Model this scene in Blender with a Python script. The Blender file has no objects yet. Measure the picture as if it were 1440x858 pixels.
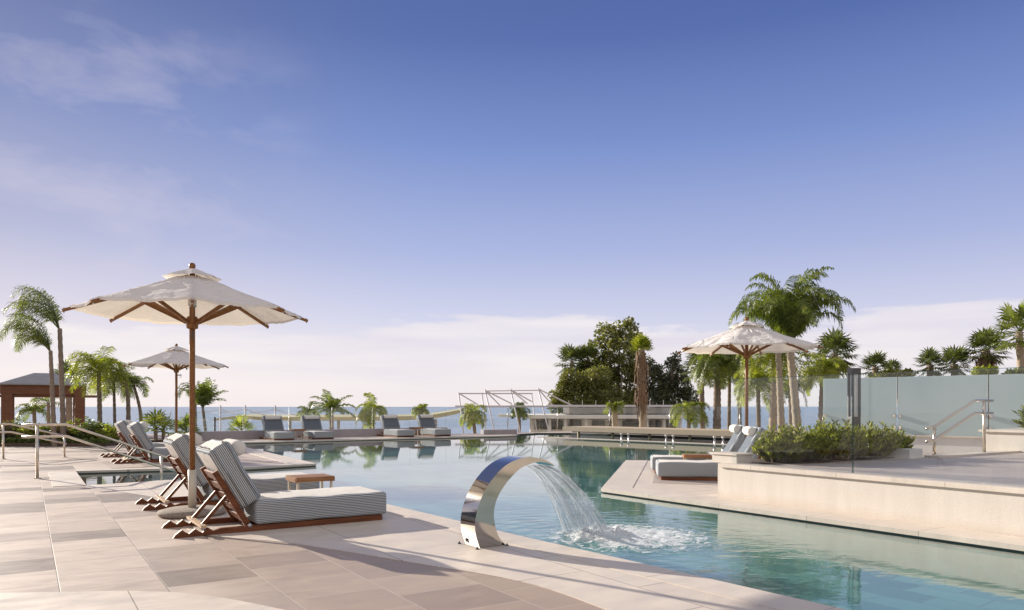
import bpy, bmesh, math, random
from mathutils import Vector, Matrix, noise
from mathutils.geometry import tessellate_polygon
R = math.radians
scene = bpy.context.scene
COL = scene.collection
F = 1055.0; H = 1.2; CX = 720.0; HY = 572.0       # lens of the photograph, eye height, horizon row
U = Vector((0.84, 0.543, 0)).normalized()          # the two directions of the paving joints
V = Vector((-U.y, U.x, 0))
UA = math.atan2(U.y, U.x)
SUN_EL = 16.8; SUN_AZ = math.atan2(-0.78, 0.62)    # sun stands ahead on the left
EXPO = 0.7

def X(px, d): return (px - CX) / F * d
def Z(py, d): return H - (py - HY) / F * d
def G(px, py, z=0.0):
    d = F * (H - z) / (py - HY)
    return Vector((X(px, d), d, z))
def lin(r, g, b):
    f = lambda c: (c/255/12.92) if c/255 <= .04045 else ((c/255+.055)/1.055)**2.4
    return (f(r), f(g), f(b), 1)

# ---------------------------------------------------------------- materials
def newmat(name):
    m = bpy.data.materials.new(name); m.use_nodes = True
    nt = m.node_tree; nt.nodes.clear()
    out = nt.nodes.new('ShaderNodeOutputMaterial')
    return m, nt, out
def N(nt, t, **kw):
    n = nt.nodes.new(t)
    for k, v in kw.items():
        if k in n.inputs: n.inputs[k].default_value = v
        else: setattr(n, k, v)
    return n
def L(nt, a, b): nt.links.new(a, b)
def math_n(nt, op, a, b=None, c=None):
    n = nt.nodes.new('ShaderNodeMath'); n.operation = op
    for i, v in enumerate((a, b, c)):
        if v is None: continue
        if isinstance(v, (int, float)): n.inputs[i].default_value = v
        else: nt.links.new(v, n.inputs[i])
    return n.outputs[0]
def mixc(nt, fac, a, b, mode='MIX'):
    n = nt.nodes.new('ShaderNodeMix'); n.data_type = 'RGBA'; n.blend_type = mode
    for s, v in ((n.inputs[0], fac), (n.inputs[6], a), (n.inputs[7], b)):
        if isinstance(v, (int, float)): s.default_value = v
        elif isinstance(v, tuple): s.default_value = v if len(v) == 4 else (*v, 1)
        else: nt.links.new(v, s)
    return n.outputs[2]
def ramp(nt, fac, stops, interp='LINEAR'):
    n = nt.nodes.new('ShaderNodeValToRGB'); cr = n.color_ramp; cr.interpolation = interp
    while len(cr.elements) < len(stops): cr.elements.new(0.5)
    for e, (p, c) in zip(cr.elements, stops):
        e.position = p; e.color = c if isinstance(c, tuple) else (c, c, c, 1)
    nt.links.new(fac, n.inputs[0]); return n.outputs[0]

def schlick(nt, f0, normal=None):
    g = N(nt, 'ShaderNodeNewGeometry'); d = N(nt, 'ShaderNodeVectorMath', operation='DOT_PRODUCT')
    L(nt, g.outputs['Incoming'], d.inputs[0]); L(nt, normal if normal is not None else g.outputs['Normal'], d.inputs[1])
    c = math_n(nt, 'ABSOLUTE', d.outputs['Value'])
    p = math_n(nt, 'POWER', math_n(nt, 'SUBTRACT', 1.0, math_n(nt, 'MINIMUM', c, 1.0)), 5.0)
    return math_n(nt, 'ADD', math_n(nt, 'MULTIPLY', p, 1-f0), f0)

def simple(name, col, rough=.6, metal=0, var=.12, scale=6, bump=.0, bscale=40, spec=.5, stretch=(1,1,1)):
    m, nt, out = newmat(name)
    tc = N(nt, 'ShaderNodeTexCoord'); mp = N(nt, 'ShaderNodeMapping'); mp.inputs['Scale'].default_value = stretch
    L(nt, tc.outputs['Object'], mp.inputs[0])
    nz = N(nt, 'ShaderNodeTexNoise', Scale=scale, Detail=6.0, Roughness=.6); L(nt, mp.outputs[0], nz.inputs['Vector'])
    c = ramp(nt, nz.outputs[0], [(.25, tuple(x*(1-var) for x in col)+(1,)), (.75, tuple(min(1, x*(1+var)) for x in col)+(1,))])
    b = N(nt, 'ShaderNodeBsdfPrincipled', Roughness=rough, Metallic=metal); b.inputs['Specular IOR Level'].default_value = spec
    L(nt, c, b.inputs['Base Color'])
    if bump:
        n2 = N(nt, 'ShaderNodeTexNoise', Scale=bscale, Detail=4.0); L(nt, mp.outputs[0], n2.inputs['Vector'])
        bp = N(nt, 'ShaderNodeBump', Strength=bump, Distance=.02); L(nt, n2.outputs[0], bp.inputs['Height']); L(nt, bp.outputs[0], b.inputs['Normal'])
    L(nt, b.outputs[0], out.inputs[0]); return m

def uv_coords(nt):
    """(along V, along U, 0) of the ground point: the paving grid"""
    g = N(nt, 'ShaderNodeNewGeometry')
    d1 = N(nt, 'ShaderNodeVectorMath', operation='DOT_PRODUCT'); d1.inputs[1].default_value = V
    d2 = N(nt, 'ShaderNodeVectorMath', operation='DOT_PRODUCT'); d2.inputs[1].default_value = U
    L(nt, g.outputs['Position'], d1.inputs[0]); L(nt, g.outputs['Position'], d2.inputs[0])
    c = N(nt, 'ShaderNodeCombineXYZ'); L(nt, d1.outputs['Value'], c.inputs[0]); L(nt, d2.outputs['Value'], c.inputs[1])
    return c.outputs[0], g

def paving(name, c1, c2, mortar, bw, rh, off=(0,0,0), bias=-.45, ms=.0035, rough=.5, wear=.10, lightgrout=False):
    m, nt, out = newmat(name)
    co, g = uv_coords(nt)
    mp = N(nt, 'ShaderNodeMapping'); mp.inputs['Location'].default_value = off; L(nt, co, mp.inputs[0])
    br = N(nt, 'ShaderNodeTexBrick', Scale=1.0); br.offset = .5; br.squash = 1
    br.inputs['Color1'].default_value = (*c1, 1); br.inputs['Color2'].default_value = (*c2, 1); br.inputs['Mortar'].default_value = (*mortar, 1)
    br.inputs['Mortar Size'].default_value = ms; br.inputs['Mortar Smooth'].default_value = .1; br.inputs['Bias'].default_value = bias
    br.inputs['Brick Width'].default_value = bw; br.inputs['Row Height'].default_value = rh
    L(nt, mp.outputs[0], br.inputs['Vector'])
    st = N(nt, 'ShaderNodeMapping'); st.inputs['Scale'].default_value = (2.4, 1.1, 1); L(nt, co, st.inputs[0])
    n1 = N(nt, 'ShaderNodeTexNoise', Scale=2.2, Detail=7.0, Roughness=.65); L(nt, st.outputs[0], n1.inputs['Vector'])
    n2 = N(nt, 'ShaderNodeTexNoise', Scale=.45, Detail=4.0); L(nt, co, n2.inputs['Vector'])
    n3 = N(nt, 'ShaderNodeTexNoise', Scale=90, Detail=2.0); L(nt, co, n3.inputs['Vector'])
    w1 = ramp(nt, n1.outputs[0], [(.3, 1-wear), (.7, 1+wear*.6)])
    w2 = ramp(nt, n2.outputs[0], [(.3, (.90,.89,.90,1)), (.7, (1.0,1.0,1.0,1))])
    w3 = ramp(nt, n3.outputs[0], [(.3, .94), (.7, 1.0)])
    c = mixc(nt, 1, br.outputs[0], w1, 'MULTIPLY'); c = mixc(nt, 1, c, w2, 'MULTIPLY'); c = mixc(nt, 1, c, w3, 'MULTIPLY')
    b = N(nt, 'ShaderNodeBsdfPrincipled'); L(nt, c, b.inputs['Base Color'])
    rr = ramp(nt, n1.outputs[0], [(.3, rough-.12), (.7, rough+.12)]); L(nt, rr, b.inputs['Roughness'])
    bp = N(nt, 'ShaderNodeBump', Strength=.25, Distance=.004)
    hh = math_n(nt, 'ADD', math_n(nt, 'MULTIPLY', br.outputs['Fac'], -1.0), math_n(nt, 'MULTIPLY', n3.outputs[0], .3))
    L(nt, hh, bp.inputs['Height']); L(nt, bp.outputs[0], b.inputs['Normal'])
    L(nt, b.outputs[0], out.inputs[0]); return m

def leafmat(name, c1, c2, transl=.35, rough=.45):
    m, nt, out = newmat(name)
    g = N(nt, 'ShaderNodeNewGeometry')
    tc = N(nt, 'ShaderNodeTexCoord')
    nz = N(nt, 'ShaderNodeTexNoise', Scale=1.3, Detail=3.0); L(nt, tc.outputs['Object'], nz.inputs['Vector'])
    f = math_n(nt, 'ADD', math_n(nt, 'MULTIPLY', g.outputs['Random Per Island'], .6), math_n(nt, 'MULTIPLY', nz.outputs[0], .6))
    c = ramp(nt, f, [(.25, (*c1, 1)), (.85, (*c2, 1))])
    b = N(nt, 'ShaderNodeBsdfPrincipled', Roughness=rough); L(nt, c, b.inputs['Base Color'])
    t = N(nt, 'ShaderNodeBsdfTranslucent'); c2_ = mixc(nt, 1, c, (1.5, 1.6, .7, 1), 'MULTIPLY'); L(nt, c2_, t.inputs[0])
    mx = N(nt, 'ShaderNodeMixShader', Fac=transl); L(nt, b.outputs[0], mx.inputs[1]); L(nt, t.outputs[0], mx.inputs[2])
    L(nt, mx.outputs[0], out.inputs[0]); return m

def glassmat(name, tint=(.93,.97,.97), ior=1.45, gl=1.0):
    m, nt, out = newmat(name)
    fr = schlick(nt, .03)
    t = N(nt, 'ShaderNodeBsdfTransparent'); t.inputs[0].default_value = (*tint, 1)
    s = N(nt, 'ShaderNodeBsdfGlossy', Roughness=.01); s.inputs[0].default_value = (gl, gl, gl, 1)
    mx = N(nt, 'ShaderNodeMixShader'); L(nt, fr, mx.inputs[0]); L(nt, t.outputs[0], mx.inputs[1]); L(nt, s.outputs[0], mx.inputs[2])
    L(nt, mx.outputs[0], out.inputs[0]); return m

def clothmat(name, col, transl=.3, wr=.25):
    m, nt, out = newmat(name)
    tc = N(nt, 'ShaderNodeTexCoord')
    nz = N(nt, 'ShaderNodeTexNoise', Scale=5.0, Detail=5.0, Distortion=.8); L(nt, tc.outputs['Object'], nz.inputs['Vector'])
    c = ramp(nt, nz.outputs[0], [(.3, tuple(x*.94 for x in col)+(1,)), (.7, (*col, 1))])
    bp = N(nt, 'ShaderNodeBump', Strength=wr, Distance=.05); L(nt, nz.outputs[0], bp.inputs['Height'])
    b = N(nt, 'ShaderNodeBsdfDiffuse'); L(nt, c, b.inputs[0]); L(nt, bp.outputs[0], b.inputs['Normal'])
    t = N(nt, 'ShaderNodeBsdfTranslucent'); t.inputs[0].default_value = (col[0], col[1]*.93, col[2]*.78, 1)
    mx = N(nt, 'ShaderNodeMixShader', Fac=transl); L(nt, b.outputs[0], mx.inputs[1]); L(nt, t.outputs[0], mx.inputs[2])
    L(nt, mx.outputs[0], out.inputs[0]); return m

def stripemat(name, ca, cb, period=.027, axis=2, duty=.5):
    m, nt, out = newmat(name)
    tc = N(nt, 'ShaderNodeTexCoord'); sp = N(nt, 'ShaderNodeSeparateXYZ'); L(nt, tc.outputs['Object'], sp.inputs[0])
    nz = N(nt, 'ShaderNodeTexNoise', Scale=7.0, Detail=2.0); L(nt, tc.outputs['Object'], nz.inputs['Vector'])
    v = math_n(nt, 'ADD', math_n(nt, 'DIVIDE', sp.outputs[axis], period), math_n(nt, 'MULTIPLY', nz.outputs[0], .5))
    fr = math_n(nt, 'FRACT', math_n(nt, 'ADD', v, 40.0))
    c = ramp(nt, fr, [(0, (*ca,1)), (duty-.06, (*ca,1)), (duty+.02, (*cb,1)), (.95, (*cb,1))])
    wv = N(nt, 'ShaderNodeTexNoise', Scale=220.0); L(nt, tc.outputs['Object'], wv.inputs['Vector'])
    c = mixc(nt, 1, c, ramp(nt, wv.outputs[0], [(.3, .85), (.7, 1.0)]), 'MULTIPLY')
    b = N(nt, 'ShaderNodeBsdfPrincipled', Roughness=.9); b.inputs['Specular IOR Level'].default_value = .15
    L(nt, c, b.inputs['Base Color'])
    bp = N(nt, 'ShaderNodeBump', Strength=.4, Distance=.004); L(nt, wv.outputs[0], bp.inputs['Height']); L(nt, bp.outputs[0], b.inputs['Normal'])
    L(nt, b.outputs[0], out.inputs[0]); return m

def woodmat(name, c1, c2, rough=.4):
    m, nt, out = newmat(name)
    tc = N(nt, 'ShaderNodeTexCoord'); mp = N(nt, 'ShaderNodeMapping'); mp.inputs['Scale'].default_value = (3, 30, 30); L(nt, tc.outputs['Object'], mp.inputs[0])
    nz = N(nt, 'ShaderNodeTexNoise', Scale=1.0, Detail=6.0, Distortion=.6); L(nt, mp.outputs[0], nz.inputs['Vector'])
    c = ramp(nt, nz.outputs[0], [(.3, (*c1,1)), (.7, (*c2,1))])
    b = N(nt, 'ShaderNodeBsdfPrincipled', Roughness=rough); L(nt, c, b.inputs['Base Color']); b.inputs['Specular IOR Level'].default_value = .22
    bp = N(nt, 'ShaderNodeBump', Strength=.2, Distance=.003); L(nt, nz.outputs[0], bp.inputs['Height']); L(nt, bp.outputs[0], b.inputs['Normal'])
    L(nt, b.outputs[0], out.inputs[0]); return m

M = {}
def decktiles():
    m, nt, out = newmat('deck tiles')
    co, g = uv_coords(nt); sp = N(nt, 'ShaderNodeSeparateXYZ'); L(nt, co, sp.inputs[0])
    v = math_n(nt, 'ADD', sp.outputs[0], 40.07); u = math_n(nt, 'ADD', sp.outputs[1], 29.82)
    ru = math_n(nt, 'DIVIDE', u, .6); row = math_n(nt, 'FLOOR', ru)
    cv = math_n(nt, 'ADD', math_n(nt, 'DIVIDE', v, .52), math_n(nt, 'MULTIPLY', math_n(nt, 'MODULO', row, 2.0), .5)); col = math_n(nt, 'FLOOR', cv)
    cb = N(nt, 'ShaderNodeCombineXYZ'); L(nt, row, cb.inputs[0]); L(nt, col, cb.inputs[1])
    wn = N(nt, 'ShaderNodeTexWhiteNoise'); wn.noise_dimensions = '2D'; L(nt, cb.outputs[0], wn.inputs['Vector'])
    # tiles turn browner towards the pool side of the near deck
    zu = N(nt, 'ShaderNodeMapRange'); zu.inputs[1].default_value = .9; zu.inputs[2].default_value = 1.5; L(nt, sp.outputs[1], zu.inputs[0])
    zv = N(nt, 'ShaderNodeMapRange'); zv.inputs[1].default_value = 7.4; zv.inputs[2].default_value = 6.4; L(nt, sp.outputs[0], zv.inputs[0])
    zone = math_n(nt, 'MULTIPLY', zu.outputs[0], zv.outputs[0])
    val = wn.outputs['Value']
    c1 = ramp(nt, val, [(0, (.57,.475,.40,1)), (.30, (.60,.50,.42,1)), (.52, (.515,.425,.355,1)), (.70, (.41,.335,.28,1)), (.84, (.265,.213,.177,1))], 'CONSTANT')
    c2 = ramp(nt, val, [(0, (.41,.315,.25,1)), (.4, (.385,.30,.24,1)), (.7, (.44,.345,.275,1)), (.9, (.34,.262,.21,1))], 'CONSTANT')
    c = mixc(nt, zone, c1, c2)
    def dist(x): return math_n(nt, 'ABSOLUTE', math_n(nt, 'SUBTRACT', math_n(nt, 'FRACT', x), .5))
    du = math_n(nt, 'MULTIPLY', math_n(nt, 'SUBTRACT', .5, dist(ru)), .6); dv = math_n(nt, 'MULTIPLY', math_n(nt, 'SUBTRACT', .5, dist(cv)), .52)
    dd = math_n(nt, 'MINIMUM', du, dv)
    n1 = N(nt, 'ShaderNodeTexNoise', Scale=3.0, Detail=8.0, Roughness=.62, Distortion=.6)
    st = N(nt, 'ShaderNodeMapping'); st.inputs['Scale'].default_value = (2.2, .9, 1); L(nt, co, st.inputs[0])
    of = N(nt, 'ShaderNodeVectorMath', operation='MULTIPLY_ADD'); of.inputs[1].default_value = (9,9,9); L(nt, wn.outputs['Color'], of.inputs[0]); L(nt, st.outputs[0], of.inputs[2]); L(nt, of.outputs[0], n1.inputs['Vector'])
    n2 = N(nt, 'ShaderNodeTexNoise', Scale=.5, Detail=5.0); L(nt, co, n2.inputs['Vector'])
    n3 = N(nt, 'ShaderNodeTexNoise', Scale=110, Detail=2.0); L(nt, co, n3.inputs['Vector'])
    n4 = N(nt, 'ShaderNodeTexNoise', Scale=1.7, Detail=9.0, Roughness=.7, Distortion=1.2); L(nt, co, n4.inputs['Vector'])
    for f in (ramp(nt, n1.outputs[0], [(.3, .95), (.7, 1.04)]), ramp(nt, n2.outputs[0], [(.3, .91), (.65, 1.02)]), ramp(nt, n3.outputs[0], [(.3, .91), (.7, 1.03)]), ramp(nt, n4.outputs[0], [(.26, .84), (.36, 1.0)])):
        c = mixc(nt, 1, c, f, 'MULTIPLY')
    jm = N(nt, 'ShaderNodeMapRange'); jm.inputs[1].default_value = .0025; jm.inputs[2].default_value = .0045; L(nt, dd, jm.inputs[0])
    jc = mixc(nt, zone, (.22,.185,.155,1), (.50,.42,.34,1))
    c = mixc(nt, jm.outputs[0], jc, c)
    b = N(nt, 'ShaderNodeBsdfPrincipled'); L(nt, c, b.inputs['Base Color']); L(nt, ramp(nt, n1.outputs[0], [(.3, .42), (.7, .62)]), b.inputs['Roughness'])
    bp = N(nt, 'ShaderNodeBump', Strength=.35, Distance=.004); L(nt, math_n(nt, 'ADD', jm.outputs[0], math_n(nt, 'MULTIPLY', n3.outputs[0], .3)), bp.inputs['Height']); L(nt, bp.outputs[0], b.inputs['Normal'])
    L(nt, b.outputs[0], out.inputs[0]); return m
M['tile'] = decktiles()
M['cream_tile'] = paving('cream coping stone', (.74,.655,.555), (.67,.59,.495), (.30,.25,.21), 1.15, .95, off=(.3,.4,0), bias=-.3, ms=.004)
M['coping'] = paving('pool edge coping', (.74,.66,.565), (.69,.61,.515), (.40,.34,.28), 1.2, 20, off=(.3,5,0), bias=-.3, ms=.004)
M['terrace_tile'] = paving('upper terrace tiles', (.52,.455,.41), (.45,.39,.35), (.38,.33,.29), .6, .6, bias=-.2)
def plaster():
    m, nt, out = newmat('cream plaster wall')
    g = N(nt, 'ShaderNodeNewGeometry'); sp = N(nt, 'ShaderNodeSeparateXYZ'); L(nt, g.outputs['Position'], sp.inputs[0])
    mp = N(nt, 'ShaderNodeMapping'); mp.inputs['Scale'].default_value = (3.5, 3.5, .35); L(nt, g.outputs['Position'], mp.inputs[0])
    n1 = N(nt, 'ShaderNodeTexNoise', Scale=1.6, Detail=7.0, Roughness=.62); L(nt, mp.outputs[0], n1.inputs['Vector'])
    n2 = N(nt, 'ShaderNodeTexNoise', Scale=2.3, Detail=8.0, Roughness=.65); L(nt, g.outputs['Position'], n2.inputs['Vector'])
    n3 = N(nt, 'ShaderNodeTexNoise', Scale=70, Detail=3.0); L(nt, g.outputs['Position'], n3.inputs['Vector'])
    c = ramp(nt, n1.outputs[0], [(.28, (.64,.59,.525,1)), (.6, (.70,.65,.585,1))])
    # old splash marks reach an uneven height above the coping
    hgt = math_n(nt, 'SUBTRACT', math_n(nt, 'MULTIPLY', n2.outputs[0], .22), sp.outputs[2])
    sm = ramp(nt, hgt, [(.0, 0.0), (.10, .5)])
    c = mixc(nt, sm, c, (.56,.49,.41,1))
    c = mixc(nt, 1, c, ramp(nt, n3.outputs[0], [(.3, .93), (.7, 1.02)]), 'MULTIPLY')
    b = N(nt, 'ShaderNodeBsdfPrincipled', Roughness=.85); L(nt, c, b.inputs['Base Color']); b.inputs['Specular IOR Level'].default_value = .25
    bp = N(nt, 'ShaderNodeBump', Strength=.25, Distance=.006); L(nt, n3.outputs[0], bp.inputs['Height']); L(nt, bp.outputs[0], b.inputs['Normal'])
    L(nt, b.outputs[0], out.inputs[0]); return m
M['plaster'] = plaster()
M['whitewall'] = simple('white plaster', (.74,.72,.68), .8, var=.05, scale=1.2, bump=.05)
M['greystone'] = simple('grey low wall stone', (.40,.37,.40), .8, var=.1, scale=3)
M['darkstone'] = simple('dark wet stone', (.10,.095,.10), .5, var=.3, scale=2)
M['stone_base'] = simple('pebbled concrete base', (.30,.25,.205), .9, var=.35, scale=38, bump=.5, bscale=70)
M['soil'] = simple('garden soil', (.10,.07,.05), .95, var=.4, scale=8, bump=.5)
M['sand'] = simple('beach sand', (.42,.36,.28), .95, var=.1, scale=.3)
M['steel'] = simple('polished stainless steel', (.50,.47,.435), .06, metal=1, var=.03)
M['rail_steel'] = simple('satin stainless steel', (.66,.585,.49), .28, metal=1, var=.05)
M['steel_brushed'] = simple('brushed steel', (.55,.52,.50), .25, metal=1, var=.06)
M['white_steel'] = simple('white painted steel', (.62,.60,.63), .5, var=.05)
M['cream_metal'] = simple('cream painted metal legs', (.62,.56,.45), .4, var=.05)
M['darkmetal'] = simple('dark grey powder coat', (.085,.085,.09), .5, var=.1)
M['teak'] = woodmat('oiled dark teak', (.11,.038,.018), (.22,.08,.036), .55)
M['teak_pale'] = woodmat('pale raw teak', (.48,.34,.22), (.60,.45,.30), .5)
M['umbrella_wood'] = woodmat('varnished eucalyptus', (.19,.083,.03), (.30,.142,.055), .45)
M['bridge_wood'] = woodmat('weathered pale timber', (.46,.37,.27), (.58,.48,.36), .6)
M['gazebo_wood'] = woodmat('stained brown timber', (.17,.075,.042), (.24,.11,.063), .6)
M['roof_grey'] = simple('grey roof shingle', (.36,.35,.36), .8, var=.15, scale=5)
M['white_cloth'] = clothmat('off white outdoor fabric', (.80,.775,.73), .05, .25)
M['canopy'] = clothmat('cream canopy cloth', (.88,.85,.83), .24, 1.0)
M['stripe'] = stripemat('slate and white striped fabric', (.17,.20,.23), (.66,.675,.68), period=.0168, duty=.62)
M['slate'] = stripemat('slate blue woven fabric', (.11,.13,.16), (.19,.215,.25), period=.02, axis=1)
M['bark'] = simple('palm bark', (.25,.195,.15), .95, var=.35, scale=9, bump=.8, bscale=25, stretch=(1,1,3))
M['bark_pale'] = simple('pale palm bark', (.40,.32,.235), .95, var=.3, scale=7, bump=.8, bscale=25, stretch=(1,1,3))
M['deadfrond'] = simple('dry palm fibre', (.22,.145,.09), .95, var=.4, scale=12)
M['palm_green'] = leafmat('feather palm leaf', (.06,.09,.022), (.21,.24,.055), .42)
M['palm_yellow'] = leafmat('bright young palm leaf', (.12,.16,.022), (.33,.34,.055), .48)
M['fan_green'] = leafmat('fan palm leaf', (.04,.06,.022), (.15,.175,.055), .32)
M['tree_leaf'] = leafmat('broad tree leaf', (.055,.066,.02), (.22,.215,.062), .36)
M['tree_dark'] = leafmat('dark tree leaf', (.03,.042,.024), (.11,.118,.055), .25)
M['shrub_leaf'] = leafmat('oleander leaf', (.05,.075,.015), (.33,.33,.06), .42)
M['shrub_dark'] = leafmat('dark shrub leaf', (.05,.075,.02), (.17,.20,.05), .35)
M['flower_bed'] = leafmat('reddish ground plant', (.10,.06,.05), (.20,.16,.07), .3)
M['glass'] = glassmat('clear balustrade glass', (.955,.975,.98), 1.12)
M['glass_edge'] = glassmat('glass edge', (.62,.70,.69))
M['window_glass'] = simple('dark window glass', (.06,.075,.08), .08, var=.3, scale=.7)
M['olive_roof'] = simple('dry olive thatch', (.46,.42,.25), .9, var=.18, scale=2.2, bump=.3, bscale=15)

def frosted():
    m, nt, out = newmat('frosted glass')
    tc = N(nt, 'ShaderNodeTexCoord'); nz = N(nt, 'ShaderNodeTexNoise', Scale=.7, Detail=3.0); L(nt, tc.outputs['Object'], nz.inputs['Vector'])
    c = ramp(nt, nz.outputs[0], [(.3, (.61,.725,.72,1)), (.7, (.69,.785,.775,1))])
    d = N(nt, 'ShaderNodeBsdfDiffuse'); L(nt, c, d.inputs[0])
    t = N(nt, 'ShaderNodeBsdfTranslucent'); L(nt, c, t.inputs[0])
    g = N(nt, 'ShaderNodeBsdfGlossy', Roughness=.12); g.inputs[0].default_value = (.9,.95,.95,1)
    a = N(nt, 'ShaderNodeMixShader', Fac=.45); L(nt, d.outputs[0], a.inputs[1]); L(nt, t.outputs[0], a.inputs[2])
    f = N(nt, 'ShaderNodeFresnel', IOR=1.35)
    b = N(nt, 'ShaderNodeMixShader'); L(nt, f.outputs[0], b.inputs[0]); L(nt, a.outputs[0], b.inputs[1]); L(nt, g.outputs[0], b.inputs[2])
    L(nt, b.outputs[0], out.inputs[0]); return m
M['frosted'] = frosted()

def poolwater():
    m, nt, out = newmat('pool water')
    g = N(nt, 'ShaderNodeNewGeometry')
    mp = N(nt, 'ShaderNodeMapping'); mp.inputs['Scale'].default_value = (.75, 1.5, 1); L(nt, g.outputs['Position'], mp.inputs[0])
    n1 = N(nt, 'ShaderNodeTexNoise', Scale=3.2, Detail=3.0, Roughness=.5, Distortion=.4); L(nt, mp.outputs[0], n1.inputs['Vector'])
    n2 = N(nt, 'ShaderNodeTexNoise', Scale=11.0, Detail=2.0); L(nt, mp.outputs[0], n2.inputs['Vector'])
    # ripples are strongest where the spout falls in, the rest of the pool lies calm
    ds = N(nt, 'ShaderNodeVectorMath', operation='DISTANCE'); ds.inputs[1].default_value = (.9, 7.1, -.06); L(nt, g.outputs['Position'], ds.inputs[0])
    fall = ramp(nt, math_n(nt, 'DIVIDE', ds.outputs['Value'], 14.0), [(0, 1.0), (.08, .5), (.15, .13), (.24, .05), (.5, .035), (1, .015)])
    h = math_n(nt, 'ADD', n1.outputs[0], math_n(nt, 'MULTIPLY', n2.outputs[0], .3))
    wv = N(nt, 'ShaderNodeTexWave', Scale=1.0, Distortion=3.0, Detail=2.0); wv.wave_type = 'RINGS'; wv.rings_direction = 'SPHERICAL'
    mv = N(nt, 'ShaderNodeMapping'); mv.inputs['Location'].default_value = (-.9*1.6, -7.1*1.6, 0); mv.inputs['Scale'].default_value = (1.6,1.6,1.6); L(nt, g.outputs['Position'], mv.inputs[0]); L(nt, mv.outputs[0], wv.inputs['Vector'])
    h = math_n(nt, 'ADD', h, math_n(nt, 'MULTIPLY', wv.outputs['Fac'], .12))
    h = math_n(nt, 'MULTIPLY', h, fall)
    bp = N(nt, 'ShaderNodeBump', Strength=.55, Distance=.03); L(nt, h, bp.inputs['Height'])
    fr = schlick(nt, .025, bp.outputs[0])
    t = N(nt, 'ShaderNodeBsdfTransparent'); t.inputs[0].default_value = (.84, .955, .945, 1)
    s = N(nt, 'ShaderNodeBsdfGlossy', Roughness=.015); s.inputs[0].default_value = (1,1,1,1); L(nt, bp.outputs[0], s.inputs['Normal'])
    mx = N(nt, 'ShaderNodeMixShader'); L(nt, fr, mx.inputs[0]); L(nt, t.outputs[0], mx.inputs[1]); L(nt, s.outputs[0], mx.inputs[2])
    L(nt, mx.outputs[0], out.inputs[0]); return m
M['water'] = poolwater()

def poolfloor():
    m, nt, out = newmat('pool mosaic')
    co, g = uv_coords(nt)
    br = N(nt, 'ShaderNodeTexBrick', Scale=1.0); br.offset = .5
    br.inputs['Color1'].default_value = (.165,.345,.325,1); br.inputs['Color2'].default_value = (.06,.18,.182,1); br.inputs['Mortar'].default_value = (.12,.24,.235,1)
    br.inputs['Mortar Size'].default_value = .01; br.inputs['Bias'].default_value = -.15
    br.inputs['Brick Width'].default_value = .6; br.inputs['Row Height'].default_value = .3
    wob = N(nt, 'ShaderNodeTexNoise', Scale=3.0, Detail=2.0); L(nt, co, wob.inputs['Vector'])
    ad = N(nt, 'ShaderNodeVectorMath', operation='MULTIPLY_ADD'); L(nt, wob.outputs['Color'], ad.inputs[0]); ad.inputs[1].default_value = (.1,.1,0); L(nt, co, ad.inputs[2])
    L(nt, ad.outputs[0], br.inputs['Vector'])
    b = N(nt, 'ShaderNodeBsdfPrincipled', Roughness=.5); L(nt, br.outputs[0], b.inputs['Base Color'])
    L(nt, b.outputs[0], out.inputs[0]); return m
M['poolfloor'] = poolfloor()

def seamat():
    m, nt, out = newmat('sea')
    g = N(nt, 'ShaderNodeNewGeometry')
    mp = N(nt, 'ShaderNodeMapping'); mp.inputs['Scale'].default_value = (.02, .06, 1); L(nt, g.outputs['Position'], mp.inputs[0])
    n1 = N(nt, 'ShaderNodeTexNoise', Scale=1.0, Detail=8.0, Roughness=.6); L(nt, mp.outputs[0], n1.inputs['Vector'])
    mp2 = N(nt, 'ShaderNodeMapping'); mp2.inputs['Scale'].default_value = (.3, .8, 1); L(nt, g.outputs['Position'], mp2.inputs[0])
    n2 = N(nt, 'ShaderNodeTexNoise', Scale=1.0, Detail=5.0, Roughness=.6); L(nt, mp2.outputs[0], n2.inputs['Vector'])
    c = ramp(nt, n1.outputs[0], [(.3, (.27,.36,.46,1)), (.7, (.40,.47,.56,1))])
    b = N(nt, 'ShaderNodeBsdfPrincipled', Roughness=.35, IOR=1.33); L(nt, c, b.inputs['Base Color'])
    bp = N(nt, 'ShaderNodeBump', Strength=.7, Distance=1.2); L(nt, n2.outputs[0], bp.inputs['Height']); L(nt, bp.outputs[0], b.inputs['Normal'])
    L(nt, b.outputs[0], out.inputs[0]); return m
M['sea'] = seamat()

def jetmat():
    m, nt, out = newmat('falling water')
    d = N(nt, 'ShaderNodeBsdfDiffuse'); d.inputs[0].default_value = (.95,.96,.98,1)
    tr = N(nt, 'ShaderNodeBsdfTranslucent'); tr.inputs[0].default_value = (.95,.96,.98,1)
    a = N(nt, 'ShaderNodeMixShader', Fac=.5); L(nt, d.outputs[0], a.inputs[1]); L(nt, tr.outputs[0], a.inputs[2])
    g = N(nt, 'ShaderNodeBsdfGlossy', Roughness=.08)
    b = N(nt, 'ShaderNodeMixShader', Fac=.18); L(nt, a.outputs[0], b.inputs[1]); L(nt, g.outputs[0], b.inputs[2])
    t = N(nt, 'ShaderNodeBsdfTransparent'); t.inputs[0].default_value = (.95,.98,.99,1)
    c = N(nt, 'ShaderNodeMixShader', Fac=.55); L(nt, b.outputs[0], c.inputs[1]); L(nt, t.outputs[0], c.inputs[2])
    L(nt, c.outputs[0], out.inputs[0]); return m
M['jet'] = jetmat()
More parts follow.
